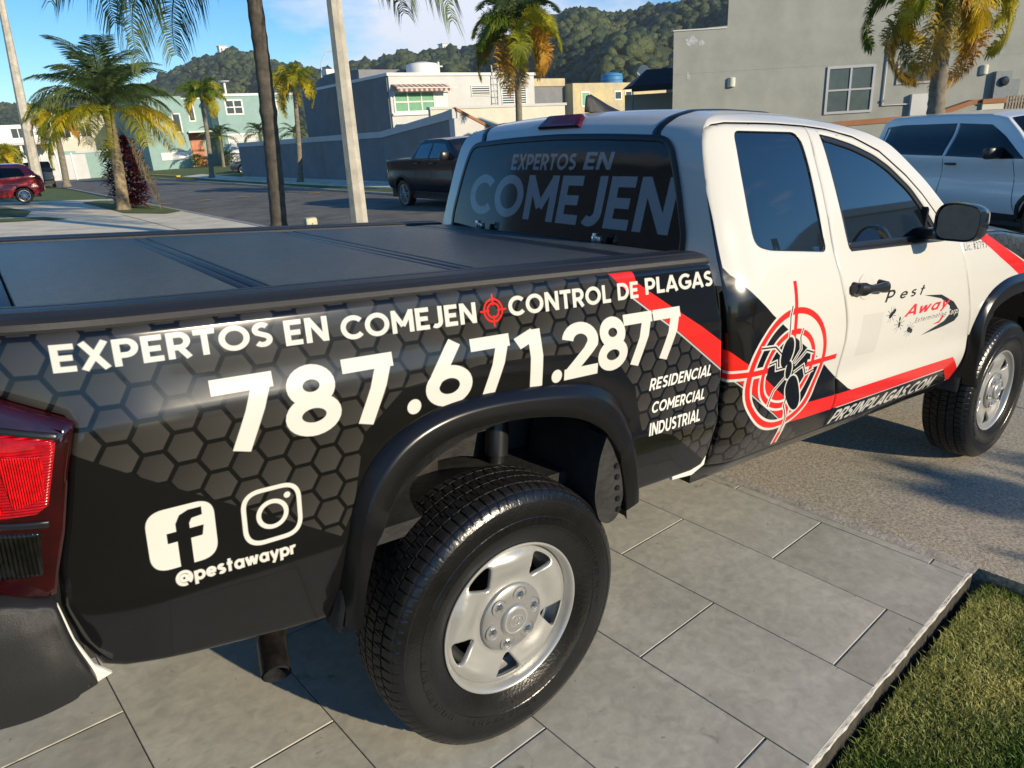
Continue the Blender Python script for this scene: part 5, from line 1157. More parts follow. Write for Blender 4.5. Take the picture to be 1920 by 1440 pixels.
# A: grey boundary wall with white coping and a gabled entry
t = thing('boundary_wall', 'long slate grey boundary wall with pale coping along the far sidewalk, rising to a gabled entry', 'wall', (14.9, 36, -.35))
def L3(x, y, z): return (x - 14.9, y - 36, z + .35)
def lbox(x0, y0, z0, x1, y1, z1): return L3(x0, y0, z0), L3(x1, y1, z1)
for y0, y1 in ((28.4, 35.3), (35.33, 42.4), (42.43, 49.6)): block(t, 'wall_panel', *lbox(14.92, y0, -.45, 15.1, y1, 1.72), M['dk_wall'])
block(t, 'plinth', *lbox(14.86, 22.3, -.40, 15.0, 49.6, -.20), M['cap_white'])
block(t, 'coping', *lbox(14.88, 28.4, 1.722, 15.14, 49.65, 1.98), M['cap_white'])
gp = MB(); gp.add([L3(14.88, y, z) for y, z in ((28.4, 1.72), (22.3, 2.25), (22.3, 2.60), (23.0, 2.50), (28.4, 1.98))] + [L3(15.14, y, z) for y, z in ((28.4, 1.72), (22.3, 2.25), (22.3, 2.60), (23.0, 2.50), (28.4, 1.98))],
    [(0, 1, 2, 3, 4), (9, 8, 7, 6, 5)] + [(i, i + 5, (i + 1) % 5 + 5, (i + 1) % 5) for i in range(5)]); gp.make('raked_coping', M['cap_white'], t)
gp = MB(); gp.add([L3(x, y, z) for x in (14.93, 15.1) for y, z in ((28.4, -.4), (22.6, -.4), (22.6, 2.22), (28.4, 1.71))], [(0, 1, 2, 3), (7, 6, 5, 4), (0, 4, 5, 1), (1, 5, 6, 2), (2, 6, 7, 3), (3, 7, 4, 0)]); gp.make('wall_panel', M['dk_wall'], t)
block(t, 'entry_post', *lbox(14.9, 22.22, -.4, 15.06, 22.59, 2.24), M['cap_white'])
gp = MB(); pv = [(15.07, -.4), (18.4, -.4), (18.4, 1.75), (16.6, 1.80), (15.07, 2.50)]; gp.add([L3(x, y, z) for y in (22.24, 22.4) for x, z in pv], [(0, 1, 2, 3, 4)[::1], (9, 8, 7, 6, 5)] + [(i, (i + 1) % 5, (i + 1) % 5 + 5, i + 5) for i in range(5)]); gp.make('entry_gable', M['cap_white'], t)
gp = MB(); pv = [(15.07, 2.50), (16.6, 1.80), (18.4, 1.75), (18.4, 1.84), (16.62, 1.90), (15.0, 2.64)]; gp.add([L3(x, y, z) for y in (22.20, 22.44) for x, z in pv], [tuple(range(6)), tuple(range(11, 5, -1))] + [(i, (i + 1) % 6, (i + 1) % 6 + 6, i + 6) for i in range(6)]); gp.make('gable_coping', M['orange'], t)
for k, (x, h) in enumerate(((15.75, .05), (15.87, .08), (15.99, .06), (16.12, .10), (16.24, .07), (16.34, .05))): block(t, 'house_letter', *lbox(x, 22.21, 1.66, x + .07, 22.238, 1.66 + h), M['metal_grey'])
# B: grey house with green window and awning
t = thing('house', 'pale grey flat-roofed house with a green curtained window under a scalloped awning', 'house', (16.8, 30.69, -.3))
def L3(x, y, z): return (x - 16.8, y - 30.69, z + .3)
block(t, 'wall', *lbox(16.8, 30.69, -.4, 25.8, 41, 4.50), M['lt_gray'])
block(t, 'side_wall', *lbox(16.74, 30.80, -.4, 16.797, 41.5, 4.60), M['dk_wall'])  # same paint as the front, toned dark here to stand in for shade
block(t, 'parapet', *lbox(16.7, 30.62, 4.502, 25.9, 41, 4.64), M['white_wall'])
gp = MB(); gp.add([L3(x, y, z) for x in (16.9, 20.0) for y, z in ((34, 4.64), (41, 4.64), (41, 4.7), (38.2, 5.22), (36.0, 5.22), (34, 5.1))], [tuple(range(5, -1, -1)), tuple(range(6, 12))] + [(i, (i + 1) % 6, (i + 1) % 6 + 6, i + 6) for i in range(6)]); gp.make('roof', M['dk_wall'], t)
def L3w(x, y, z): return L3(x, y, z)
w = window(t, 'y', .15, 2.50, 3.11, 4.12, 0, 3, 2, pane=M['green_pane'], fw=.09); block(t, 'blank_panel', (2.52, -.03, 3.11), (3.25, .0, 4.3), M['white_wall'])
block(t, 'bay_surround', (.02, -.10, 3.0), (3.30, -.001, 3.108), M['white_wall'])
aw = MB(); n = 22
for i in range(n):
    x0, x1 = .10 + 3.1 * i / n, .10 + 3.1 * (i + 1) / n; m_ = (x0 + x1) / 2
    MB().add([(x0, -.02, 4.42), (x1, -.02, 4.42), (x1, -.62, 4.20), (x0, -.62, 4.20), (x0, -.64, 4.08), (m_, -.64, 4.03), (x1, -.64, 4.08)], [(0, 1, 2, 3), (3, 2, 6, 5, 4)]).make('awning_panel', M['awning' if i % 2 else 'awning_dk'], t)
block(t, 'awning_bar', (.05, -.66, 4.19), (3.5, -.60, 4.23), M['white_wall'])
window(t, 'y', 4.75, 5.95, 3.80, 4.32, 0, 1, 1, fw=.04, louver=True); window(t, 'y', 6.7, 8.4, 3.15, 4.32, 0, 2, 1, fw=.05, louver=True)
l = thing('ladder', 'metal ladder leaning on the pale grey house beside its louvred window', 'ladder', (22.9, 30.3, 2.4))
for x in (0, .42): MB().tube([(x, 0, 0), (x, .32, 2.6)], .03, 6).make('rail', M['pvc'], l)
for k in range(8): MB().tube([(0, .04 * k + .02, .3 * k + .2), (.42, .04 * k + .02, .3 * k + .2)], .018, 6).make('rung', M['pvc'], l)
t = thing('water_tank', 'white round water tank on the roof of the pale grey house', 'water tank', (20.1, 33.0, 4.64)); MB().lathe([(.80, 0), (.84, .1), (.84, .55), (.80, .62), (.3, .72), (0, .74)], n=28).make('tank', M['white_wall'], t, True); MB().box((1.0, 0, 0), (1.1, .1, .75)).box((1.1, 0, .5), (1.3, .08, .56)).make('vent_pipe', M['pvc'], t)
t = tag(MB().bbox((0, 0, 0), (1.2, .7, .35), .03).make('air_conditioner', M['white_wall'], None, True), 'white air conditioning box on the flat roof left of the awning window', 'air conditioner'); t.location = (17.3, 38.9, 5.25)
t = tag(block(None, 'garden_wall', (0, 0, -.4), (8.4, .2, 2.82), M['cream']), 'sunlit cream garden wall in front of the pale grey house', 'wall'); t.location = (17.6, 28.4, 0)
block(t, 'wall_cap', (-.05, -.05, 2.825), (8.5, .25, 2.95), M['cap_white'])
# C: teal two storey house
t = thing('house', 'sea green two-storey house with white window frames at the bend of the street', 'house', (15.3, 80, 0))
def L3(x, y, z): return (x - 15.3, y - 80, z)
block(t, 'side_wall', *lbox(15.3, 80, -.4, 19.3, 97, 7.0), M['teal']); block(t, 'recessed_wall', *lbox(19.32, 82, -.4, 22.38, 95, 6.8), M['teal']); block(t, 'wing_wall', *lbox(22.4, 79.2, -.4, 31, 94, 6.85), M['teal'])
block(t, 'parapet', *lbox(22.3, 79.1, 6.86, 31.1, 94, 7.10), M['white_wall']); block(t, 'parapet', *lbox(19.32, 81.9, 6.81, 22.28, 94, 6.95), M['white_wall'])
block(t, 'base_band', *lbox(16.3, 79.93, .9, 19.3, 79.995, 1.65), M['white_wall']); block(t, 'door', *lbox(19.9, 81.9, .1, 21.2, 81.995, 3.35), M['door_wood'])
block(t, 'porch_slab', *lbox(19.32, 79.6, 3.45, 22.38, 81.98, 3.6), M['white_wall'])
window(t, 'y', 2.75, 3.60, 3.5, 5.4, 0, 1, 1, fw=.12); window(t, 'y', 4.9, 5.6, 4.6, 6.6, 2, 1, 1, fw=.12); window(t, 'y', 8.0, 9.9, 5.0, 6.55, -.8, 2, 2, fw=.16); window(t, 'y', 12.1, 13.6, 5.0, 6.5, -.8, 2, 2, fw=.16)
gd = block(t, 'garage_door', *lbox(23.0, 79.1, .05, 26.2, 79.195, 3.15), M['white_wall'])
for k in range(5):
    for j in range(2): block(gd, 'door_panel', *lbox(23.15 + j * 1.55, 79.06, .2 + .6 * k, 24.55 + j * 1.55, 79.098, .62 + .6 * k), M['lt_gray'])
window(t, 'x', 3.5, 4.6, 1.9, 3.9, 0, 1, 1, fw=.1); window(t, 'x', 1.4, 2.0, 2.9, 3.8, 0, 1, 1, fw=.1); window(t, 'x', 8.2, 9.2, 1.9, 3.6, 0, 1, 1, fw=.1)
t = thing('antenna_mast', 'thin mast with a small dish on the roof of the sea green house', 'antenna', (24.2, 81, 7.1)); MB().tube([(0, 0, 0), (0, 0, 1.3)], .12, 8).make('mast', M['white_wall'], t); MB().lathe([(.6, 0), (.5, -.12), (0, -.2)], (0, 0, 1.4), 'z', 16).make('dish', M['cap_white'], t, True)
# D: left background
t = thing('house', 'white house with a flat carport roof far down the street on the left', 'house', (3.5, 90, .3))
block(t, 'wall', (0, 2, -.5), (10, 12, 5.0), M['white_wall']); block(t, 'upper_wall', (4.6, .8, 0), (10, 1.98, 6.0), M['cream']); block(t, 'carport_roof', (-1.5, -2.6, 2.9), (4.5, 2, 3.15), M['cap_white'])
for x in (-1.2, 1.4, 4.2): block(t, 'post', (x, -2.4, -.5), (x + .22, -2.2, 2.9), M['white_wall'])
window(t, 'y', 5.4, 6.6, 3.4, 5.0, .8, 2, 1, fw=.1); window(t, 'y', 7.4, 8.6, 3.4, 5.0, .8, 2, 1, fw=.1); window(t, 'y', 1.2, 2.6, 3.6, 4.7, 2, 2, 1, fw=.1)
t = thing('garden_wall', 'low sea green garden wall with pale coping left of the leaning palm', 'wall', (8.3, 84.4, .1)); block(t, 'end_post', (0, -.1, -.5), (1.0, 1.2, 2.25), M['teal']); block(t, 'wall_panel', (1.02, .9, -.5), (5.6, 1.1, 2.0), M['teal']); block(t, 'coping', (1.02, .8, 2.003), (5.7, 1.2, 2.2), M['cap_white'])
t = thing('fence', 'grey panelled fence with white posts beside the dark off-road vehicle', 'fence', (4.6, 80.5, 0))
for k in range(4): block(t, 'post', (k * 1.25, -.1, -.4), (k * 1.25 + .14, .1, 2.15), M['white_wall']); block(t, 'fence_panel', (k * 1.25 + .15, -.03, -.3), (k * 1.25 + 1.24, .03, 2.0), M['lt_gray'])
# E: grey house at the right, a face square to the view
ea = math.atan2(-.606, .795)
t = thing('house', 'large plain grey-green rendered house wall with white framed windows at the right', 'house', (17.75, 13.85, -.3), ea)
H0 = .3
pl = [(0, -.6), (0, 4.54), (1.64, 4.62), (1.66, 6.9), (15, 6.9), (15, -.6)]
gp = MB().prism(pl, 0, 5, 'xz'); gp.v = [(x + (.55 * y if y > 0 else 0), y, z) for x, y, z in gp.v]; gp.make('wall', M['gray_wall'], t)
block(t, 'parapet_cap', (-.03, -.03, 4.545), (1.62, .3, 4.58), M['lt_gray'])
block(t, 'render_joint', (.0, -.006, 3.325), (15, -.001, 3.345), M['gray_wall'])
M['frame_grey'] = wallm('grey aluminium frame', (.42, .44, .45), .05); M['blind_pane'] = mat('pane with closed blind', (.085, .115, .112), .25, noise=.15, nscale=2); window(t, 'y', 4.80, 6.30, 1.88, 3.28, 0, 2, 2, fw=.075, frame=M['frame_grey'], pane=M['blind_pane']); window(t, 'y', 6.98, 8.5, 2.64, 3.30, 0, 1, 1, fw=.06, frame=M['frame_grey'], pane=M['blind_pane'])
for u, z in ((1.83, 3.0), (9.68, 2.92)):
    l = thing('wall_lamp', 'small cream half-round lamp on the grey-green wall, ' + ('nearest its left corner' if u < 5 else 'right of the orange palm'), 'lamp'); l.parent = None
    l.matrix_world = t.matrix_world if False else Matrix.Translation((17.75, 13.85, -.3)) @ Matrix.Rotation(ea, 4, 'Z') @ Matrix.Translation((u, 0, z)); 
    MB().lathe([(.0, -.14), (.10, -.14), (.12, -.12), (.12, .12), (.10, .14), (0, .14)], (0, 0, 0), 'z', 14, math.pi, 2 * math.pi).make('shade', M['cream'], l, True); MB().box((-.125, -.02, -.03), (.125, .0, .03)).make('bracket', M['cap_white'], l)
def wl(u, d, z): return Matrix.Translation((17.75, 13.85, -.3)) @ Matrix.Rotation(ea, 4, 'Z') @ Matrix.Translation((u, d, z))
e = thing('meter_box', 'grey electric meter box on the wall right of the orange palm', 'meter box', matrix=wl(10.0, 0, 2.0)); block(e, 'cabinet', (0, -.16, 0), (.50, -.003, .85), M['metal_grey']); MB().lathe([(.14, 0), (.14, -.06), (.10, -.10), (0, -.11)], (.26, -.16, .55), 'y', 20).make('meter', M['dark_pane'], e, True); block(e, 'side_cabinet', (.52, -.12, .1), (.80, -.003, .6), M['metal_grey'])
e = thing('conduit', 'white conduit pipe running down the wall right of the large window', 'pipe', matrix=wl(6.62, 0, 2.05)); MB().tube([(0, -.04, 2.2), (0, -.04, 0), (.9, -.04, 0)], .025, 8).make('pipe', M['pvc'], e); block(e, 'junction_box', (.86, -.14, -.55), (1.75, -.003, .28), M['lt_gray']); block(e, 'clip', (-.05, -.07, .1), (.05, -.002, .16), M['metal_grey'])
for u, z, w_, h_ in ((.55, 4.25, .35, .16), (.85, 4.18, .18, .10), (.48, 3.25, .10, .14)): 
    nb_ = 9; MB().prism([(u + w_ * .6 * math.cos(6.283 * k / nb_) * random.uniform(.6, 1.2), z + h_ * math.sin(6.283 * k / nb_) * random.uniform(.5, 1.2)) for k in range(nb_)], -.004, -.001, 'xz').make('peeled_patch', M['stain'], t)
t = thing('ramp_wall', 'low garden wall with a rising terracotta coping in front of the grey-green house', 'wall', matrix=Matrix.Translation((16.6, 12.35, -.3)) @ Matrix.Rotation(ea, 4, 'Z'))
rb = [(3.3, -.5), (10.4, -.5), (10.4, 1.90), (8.38, 1.92), (7.20, 1.58), (3.3, 1.50)]
MB().prism(rb, 0, .25, 'xz').make('wall_panel', M['gray_wall'], t); MB().prism([(3.25, 1.503), (7.20, 1.583), (8.38, 1.923), (9.24, 1.928), (9.24, 2.04), (8.36, 2.05), (7.17, 1.72), (3.25, 1.64)], -.03, .28, 'xz').make('coping', M['orange'], t)
block(t, 'end_pier', (8.60, -.08, .8), (9.22, -.002, 1.92), M['cream']); block(t, 'pier_band', (8.58, -.11, 1.922), (9.26, -.035, 2.05), M['orange'])
t = thing('fence', 'weathered picket fence at the right edge beyond the white SUV', 'fence', matrix=Matrix.Translation((16.6, 12.35, -.3)) @ Matrix.Rotation(ea, 4, 'Z') @ Matrix.Translation((9.3, -.05, 0)))
for k in range(22): block(t, 'picket', (k * .085, 0, .9), (k * .085 + .05, .03, 2.10), M['picket'])
for z in (1.1, 1.95): block(t, 'rail', (0, .032, z), (1.9, .06, z + .06), M['picket'])
# F: weathered yellow house, canopy, tank, dish
t = thing('house', 'weathered yellow flat-roofed house beyond the cab roof', 'house', (41.5, 45, 0)); block(t, 'wall', (0, 0, -1), (11.5, 10, 5.15), M['yellow_wall']); block(t, 'side_wing', (-8.5, 1, -1), (-.05, 10, 5.0), M['dk_wall']); block(t, 'parapet', (-8.6, .9, 5.01), (-.05, 10, 5.6), M['yellow_wall'])
window(t, 'y', .9, 1.9, 3.3, 4.5, 0, 1, 1, fw=.1, pane=M['green_pane']); window(t, 'y', 4.8, 5.7, 3.75, 4.5, 0, 1, 1, fw=.1); window(t, 'y', 6.1, 7.0, 3.75, 4.5, 0, 1, 1, fw=.1)
t = thing('water_tank', 'blue ribbed water tank on the roof of the yellow house', 'water tank', (48.0, 47, 5.15)); MB().lathe([(.95, 0), (.98, .1), (.98, .25), (.94, .3), (.98, .35), (.98, .6), (.94, .65), (.98, .7), (.90, .85), (.3, 1.0), (0, 1.02)], n=28).make('tank', M['tank_blue'], t, True)
t = thing('satellite_dish', 'satellite dish on a rooftop left of the grey-green house', 'satellite dish', (51.0, 46, 5.15)); MB().tube([(0, 0, 0), (0, 0, .6)], .05, 8).make('mast', M['pvc'], t); MB().lathe([(.75, 0), (.5, .16), (0, .25)], (0, 0, .8), 'x', 20).make('dish', M['cap_white'], t, True); MB().tube([(-.2, 0, .5), (-.8, 0, .9)], .04, 6).make('arm', M['pvc'], t)
t = thing('canopy', 'black fabric canopy left of the grey-green house', 'canopy', (19.4, 17.2, 0), ea); MB().add([(0, 0, 2.95), (2.6, 0, 2.95), (2.6, 2.4, 2.95), (0, 2.4, 2.95), (.75, 1.2, 3.55), (1.9, 1.2, 3.55)], [(0, 1, 5, 4), (1, 2, 5), (2, 3, 4, 5), (3, 0, 4)]).make('roof', M['black_canvas'], t); MB().box((.0, -.01, 2.75), (2.6, .01, 2.949)).make('valance', M['black_canvas'], t)
for x in (.05, 2.5): MB().tube([(x, .05, -.3), (x, .05, 2.75)], .03, 6).make('pole', M['metal_grey'], t)
block(t, 'back_screen', (.1, 2.3, -.3), (2.5, 2.35, 2.74), M['lt_gray'])
# our side of the street: own house behind the viewpoint and a row of neighbours across the side yard (seen as reflections)
t = thing('house', 'single-storey slate house with a garage at the head of the tiled driveway', 'house', (-5.2, 0, .3)); block(t, 'wall', (-6, -4.5, -.6), (0, 9, 3.4), M['metal_grey']); gd = block(t, 'garage_door', (.002, -2.2, -.3), (.05, 1.6, 2.2), M['metal_grey']); block(t, 'parapet', (-6, -4.6, 3.402), (.1, 9.1, 3.7), M['white_wall'])
for k in range(4): block(gd, 'door_panel', (.052, -2.1, -.2 + .6 * k), (.07, 1.5, .32 + .6 * k), M['metal_grey'])
window(t, 'y', -4, -2, 1, 2.2, -4.5, 2, 1)
for i, (x, w_, h_, mm, lb) in enumerate(((-12, 12, 3.6, 'lt_gray', 'low grey house across the side yard, behind the viewpoint'), (2.5, 0, 0, '', ''), (6.5, 13, 4.2, 'white_wall', 'white flat-roofed house across the side street, behind the viewpoint'), (24, 11, 4.6, 'cream', 'cream house at the corner of the side street, behind the viewpoint'))):
    if not w_: continue
    t = thing('house', lb, 'house', (x, -30, 0)); block(t, 'wall', (0, -9, -.5), (w_, 0, h_), M[mm]); block(t, 'parapet', (-.2, -9.1, h_ + .002), (w_ + .2, .2, h_ + .3), M['cap_white'])
    window(t, 'y', 2, 4, 1, 2.4, 0, 2, 1)
t = thing('house', 'pale house across the street outside the right of the picture', 'house', (15.6, -19, -.3)); block(t, 'wall', (0, 0, -.2), (11, 12, 4.4), M['lt_gray']); block(t, 'parapet', (-.1, -.1, 4.401), (11.1, 12.1, 4.7), M['white_wall']); window(t, 'x', 2, 4, 1.2, 2.6, 0, 2, 1)
# poles and bollard
M['pole_conc'] = mat('cast concrete pole', (.46, .43, .36), .85, noise=.22, nscale=3, bump=.5, bscale=30)
t = thing('utility_pole', 'pale octagonal concrete pole rising behind the bed cover', 'pole', (4.80, 10.05, -.30)); MB().tube([(0, 0, 0), (.05, 0, 4.6), (.12, 0, 9.5)], [.165, .125, .085], 8).make('shaft', M['pole_conc'], t)
t = thing('utility_pole', 'concrete street lighting pole leaning at the left edge of the picture', 'pole', (3.43, 57.6, -.25)); MB().tube([(0, 0, 0), (.35, 0, 6), (.75, 0, 12.6)], [.36, .30, .20], 8).make('shaft', M['pole_conc'], t)
t = thing('street_lamp', 'slim grey street lamp with a curved arm far down the street', 'street lamp', (25.9, 59.5, -.1)); MB().tube([(0, 0, 0), (0, 0, 6.8)], [.2, .12], 8).make('shaft', M['pole_conc'], t); MB().tube([(0, 0, 6.8), (.15, -.1, 8.2), (.6, -.3, 9.0), (1.6, -.7, 9.15)], .05, 6).make('arm', M['pvc'], t); MB().bbox((1.3, -.9, 9.08), (2.0, -.6, 9.2), .03).make('lamp_head', M['metal_grey'], t)
t = thing('bollard', 'short cream plastic utility bollard with a rounded top beyond the bed cover', 'bollard', (4.63, 12.0, -.30)); MB().bbox((-.125, -.10, 0), (.125, .10, .52), .045).make('body', mat('cream plastic', (.50, .47, .30), .5, noise=.08, nscale=6), t, True); MB().lathe([(.012, 0), (.012, -.01), (0, -.012)], (0, -.10, .40), 'y', 10).make('lock', M['satin_black'], t)
# painted kerb noses at the junction
for nm, (x0, y0, x1, y1), mm in (('painted_kerb', (13.1, 60.8, 13.4, 71), 'yellow_paint'), ('painted_kerb', (13.1, 71, 13.4, 76), 'blue_paint'), ('painted_kerb', (12.2, 53.0, 12.5, 57), 'yellow_paint')):
    tag(block(None, nm, (x0, y0, -.35), (x1, y1, -.12), M[mm]), kind='structure')

# ------------------------------------------------------------------ palms
M['frond_green'] = foliage('feather palm leaf', (.055, .105, .030), (.15, .20, .065), 1.1, .42, .35)
M['frond_dark'] = foliage('deep green palm leaf', (.035, .075, .022), (.09, .135, .045), 1.1, .38, .35)
M['frond_yellow'] = foliage('yellowing palm leaf', (.30, .30, .012), (.68, .50, .020), .9, .35, .5)
M['frond_lime'] = foliage('lime palm leaf', (.12, .19, .014), (.42, .40, .025), .8, .35, .6)
M['frond_orange'] = foliage('rusty palm leaf', (.18, .19, .018), (.52, .28, .030), .7, .30, .6)
M['frond_dead'] = foliage('dead palm leaf', (.10, .075, .045), (.20, .16, .10), 2., .15, .4)
M['trunk_grey'] = mat('ringed grey palm trunk', (.20, .175, .13), .9, noise=.3, nscale=6, bump=.6, bscale=22)
M['trunk_dark'] = mat('dark weathered trunk', (.085, .073, .060), .95, noise=.45, nscale=5, bump=.9, bscale=16)
M['trunk_fibre'] = mat('fibrous trunk', (.26, .20, .125), .95, noise=.45, nscale=9, bump=.9, bscale=18)
M['sheath'] = mat('palm leaf sheath', (.13, .085, .055), .8, noise=.4, nscale=7, bump=.4)
def frond_mesh(name, m, L=2.0, n=60, leaf=.5, droop=1.0, plume=0., width=.018, seed=0, curl=.4, rise=.25):
    r = np.random.default_rng(seed); t = np.linspace(0, 1, n + 1)
    ang = rise - droop * t ** 1.35 * 1.9; dx = np.cos(ang); dz = np.sin(ang); X_ = np.concatenate([[0], np.cumsum((dx[1:] + dx[:-1]) / 2)]) / n * L; Z_ = np.concatenate([[0], np.cumsum((dz[1:] + dz[:-1]) / 2)]) / n * L
    V = []; F_ = []
    for i in range(n + 1):       # rachis
        w = .022 * L / 2 * (1 - t[i]) + .004; V += [(X_[i], -w, Z_[i]), (X_[i], w, Z_[i]), (X_[i], 0, Z_[i] - w * 1.4)]
        if i: b = 3 * i; F_ += [(b - 3, b - 2, b + 1, b), (b - 2, b - 1, b + 2, b + 1), (b - 1, b - 3, b, b + 2)]
    for i in range(int(n * .16), n + 1):
        for sg in (-1, 1):
            for rep in range(3 if plume else 1):
                k = min(1, (t[i] - .1) / .25) * (1 - .62 * max(0, (t[i] - .55) / .45) ** 1.5); l = leaf * k * r.uniform(.8, 1.12)
                roll = r.uniform(-1.5, 1.5) * plume + (.30 if not plume else 0) + r.uniform(-.15, .15); fwd = r.uniform(.35, .75)
                d = Vector((math.cos(ang[i]) * fwd, sg * math.cos(roll), math.sin(ang[i]) * fwd + math.sin(roll) * (1 if plume else .55))).normalized()
                p0 = Vector((X_[i], 0, Z_[i])); p1 = p0 + d * l * .5; g = Vector((0, 0, -1)) * l * curl * r.uniform(.7, 1.3); p2 = p0 + d * l * .86 + g * .55; p3 = p0 + d * l * .98 + g * 1.05
                wv = Vector((math.cos(ang[i]), 0, math.sin(ang[i]))) * width * .5 + Vector((0, 0, width * .18)); b = len(V)
                V += [p0 - wv * .5, p0 + wv * .5, p1 - wv, p1 + wv, p2 - wv * .7, p2 + wv * .7, p3]; F_ += [(b, b + 1, b + 3, b + 2), (b + 2, b + 3, b + 5, b + 4), (b + 4, b + 5, b + 6)]
    me = bpy.data.meshes.new(name); me.from_pydata([tuple(v) for v in V], [], F_); me.materials.append(m); me.update(); return me
def palm(name, label, base, top, r0, r1, mats, nf, L, leaf, plume=0., droop=1., trunk='trunk_grey', rings=.16, rise=(.9, -.5), width=.02, n=60, seed=1, sheath=.5, curl=.4, bulge=None, group=None, sel=None, azs=None):
    t = thing(name, label, 'palm tree', base, 0, group); b = Vector(base); d = Vector(top) - b; r = random.Random(seed); pts = []; rad = []; K = max(10, int(d.length / rings) * 3)
    for k in range(K + 1):
        f = k / K; pts.append(d * f + Vector((math.sin(f * 3) * .05 * d.length / 5, 0, 0))); w = r0 + (r1 - r0) * f + (.4 * r0 * max(0, 1 - f * 9) ** 2) + (0 if k % 3 else .055 * r0) + r.uniform(-.02, .02) * r0
        if bulge: w += sum(bb * math.exp(-((f - bf) / bw) ** 2) for bf, bw, bb in bulge)
        rad.append(w)
    MB().tube(pts, rad, 18).make('trunk', M[trunk], t, True, 50)
    if sheath:
        u = d.normalized(); MB().tube([d - u * .04, d + u * sheath * .3, d + u * sheath * .75, d + u * sheath], [r1 * 1.15, r1 * 1.3, r1 * .95, r1 * .4], 12).make('crownshaft', M['sheath' if trunk == 'trunk_dark' else 'frond_lime'], t, True)
    meshes = [[frond_mesh('frond', M[m], L * (1 - .08 * v), n, leaf, droop * (1 + .18 * v), plume, width, seed * 10 + v, curl, .2 + .1 * v) for v in range(2)] for m in mats]
    c = d + d.normalized() * sheath * .8
    for k in range(nf):
        f = k / max(1, nf - 1); az = k * 2.39996 + r.uniform(-.2, .2) + seed
        if azs: az = azs[k % len(azs)] + r.uniform(-.1, .1)
        el = rise[0] + (rise[1] - rise[0]) * f + r.uniform(-.08, .08); mi = min(len(mats) - 1, int(f * len(mats) * .999))
        o = link('frond', r.choice(meshes[mi]), t); o.location = c - d.normalized() * sheath * .35 * f; o.rotation_euler = (r.uniform(-.25, .25), -el, az); s = r.uniform(.86, 1.12) * (1 - .18 * (1 - f)); o.scale = (s, s, s)
    return t
# dark trunk behind the bed cover; crown above the picture with long hanging leaves
palm('palm_tree', 'tall dark-trunked palm rising behind the bed cover, its crown cut off by the top', (4.05, 12.3, -.27), (4.12, 11.75, 4.45), .165, .125, ['frond_dark', 'frond_green', 'frond_green'], 16, 4.4, .70, droop=.95, trunk='trunk_dark', rings=.30, rise=(.75, .05), seed=3, width=.046, curl=.95, n=130, sheath=.9, bulge=[(.53, .03, .022), (.50, .02, -.01), (.86, .05, .01)],
     azs=[2.49, -.65, 1.2, 4.2, 2.8, -.4, 2.2, -.95, 3.1, .2, 2.55, -.7, 3.6, 5.2, 1.9, 2.35])
# leaning green palm by the kerb at the left, with a dead hanging leaf and red shrub
palm('palm_tree', 'full feathery green palm with a pale fibrous trunk on the kerb patch at left', (3.55, 26.6, -.24), (3.70, 26.3, 2.85), .20, .15, ['frond_dark', 'frond_green', 'frond_green', 'frond_green', 'frond_green', 'frond_lime', 'frond_yellow'], 42, 2.9, .62, droop=.72, trunk='trunk_fibre', rings=.2, rise=(1.42, -.30), seed=5, width=.034, curl=.6, n=95, sheath=.5)
t = tag(link('dead_frond', frond_mesh('dead_frond', M['frond_dead'], 2.7, 60, .45, .16, 1., .035, 91, .8, -1.15)), 'dry brown leaf hanging to the ground right of the leaning palm', 'palm leaf'); t.location = (3.95, 26.2, 2.55); t.rotation_euler = (0, 0, -.5)
def shrub(name, label, loc, rad, h, n, m, leaf=.16, seed=2, cat='shrub'):
    t = thing(name, label, cat, loc); r = np.random.default_rng(seed); V = []; F_ = []
    for i in range(n):
        a = r.uniform(0, 6.283); f = r.uniform(0, 1) ** .7; z = h * r.uniform(.05, 1); q = rad * math.sin(math.pi * min(1, .12 + .80 * z / h)) ** .6 * (.35 + .65 * f); p = Vector((q * math.cos(a), q * math.sin(a), z)); d = Vector((math.cos(a), math.sin(a), r.uniform(-.3, 1.2))).normalized(); s_ = d.cross(Vector((0, 0, 1))).normalized() * leaf * .22; l = leaf * r.uniform(.7, 1.5); b = len(V)
        V += [p - s_ * .4, p + s_ * .4, p + d * l * .5 - s_, p + d * l * .5 + s_, p + d * l - Vector((0, 0, l * .3))]; F_ += [(b, b + 1, b + 3, b + 2), (b + 2, b + 3, b + 4)]
    build('leaves', V, F_, m, t); st = MB()
    MB().tube([(0, 0, 0), (.02, 0, h * .7)], [.03, .012], 6).make('stem', M['trunk_grey'], t)
    return t
M['red_leaf'] = foliage('dark red ti leaf', (.045, .004, .008), (.16, .012, .018), 3., .2, .2)
shrub('ti_plant', 'dark red leaved ti plant growing behind the leaning palm trunk', (4.05, 27.7, -.25), .72, 2.45, 1500, M['red_leaf'], .26, 4, 'plant')
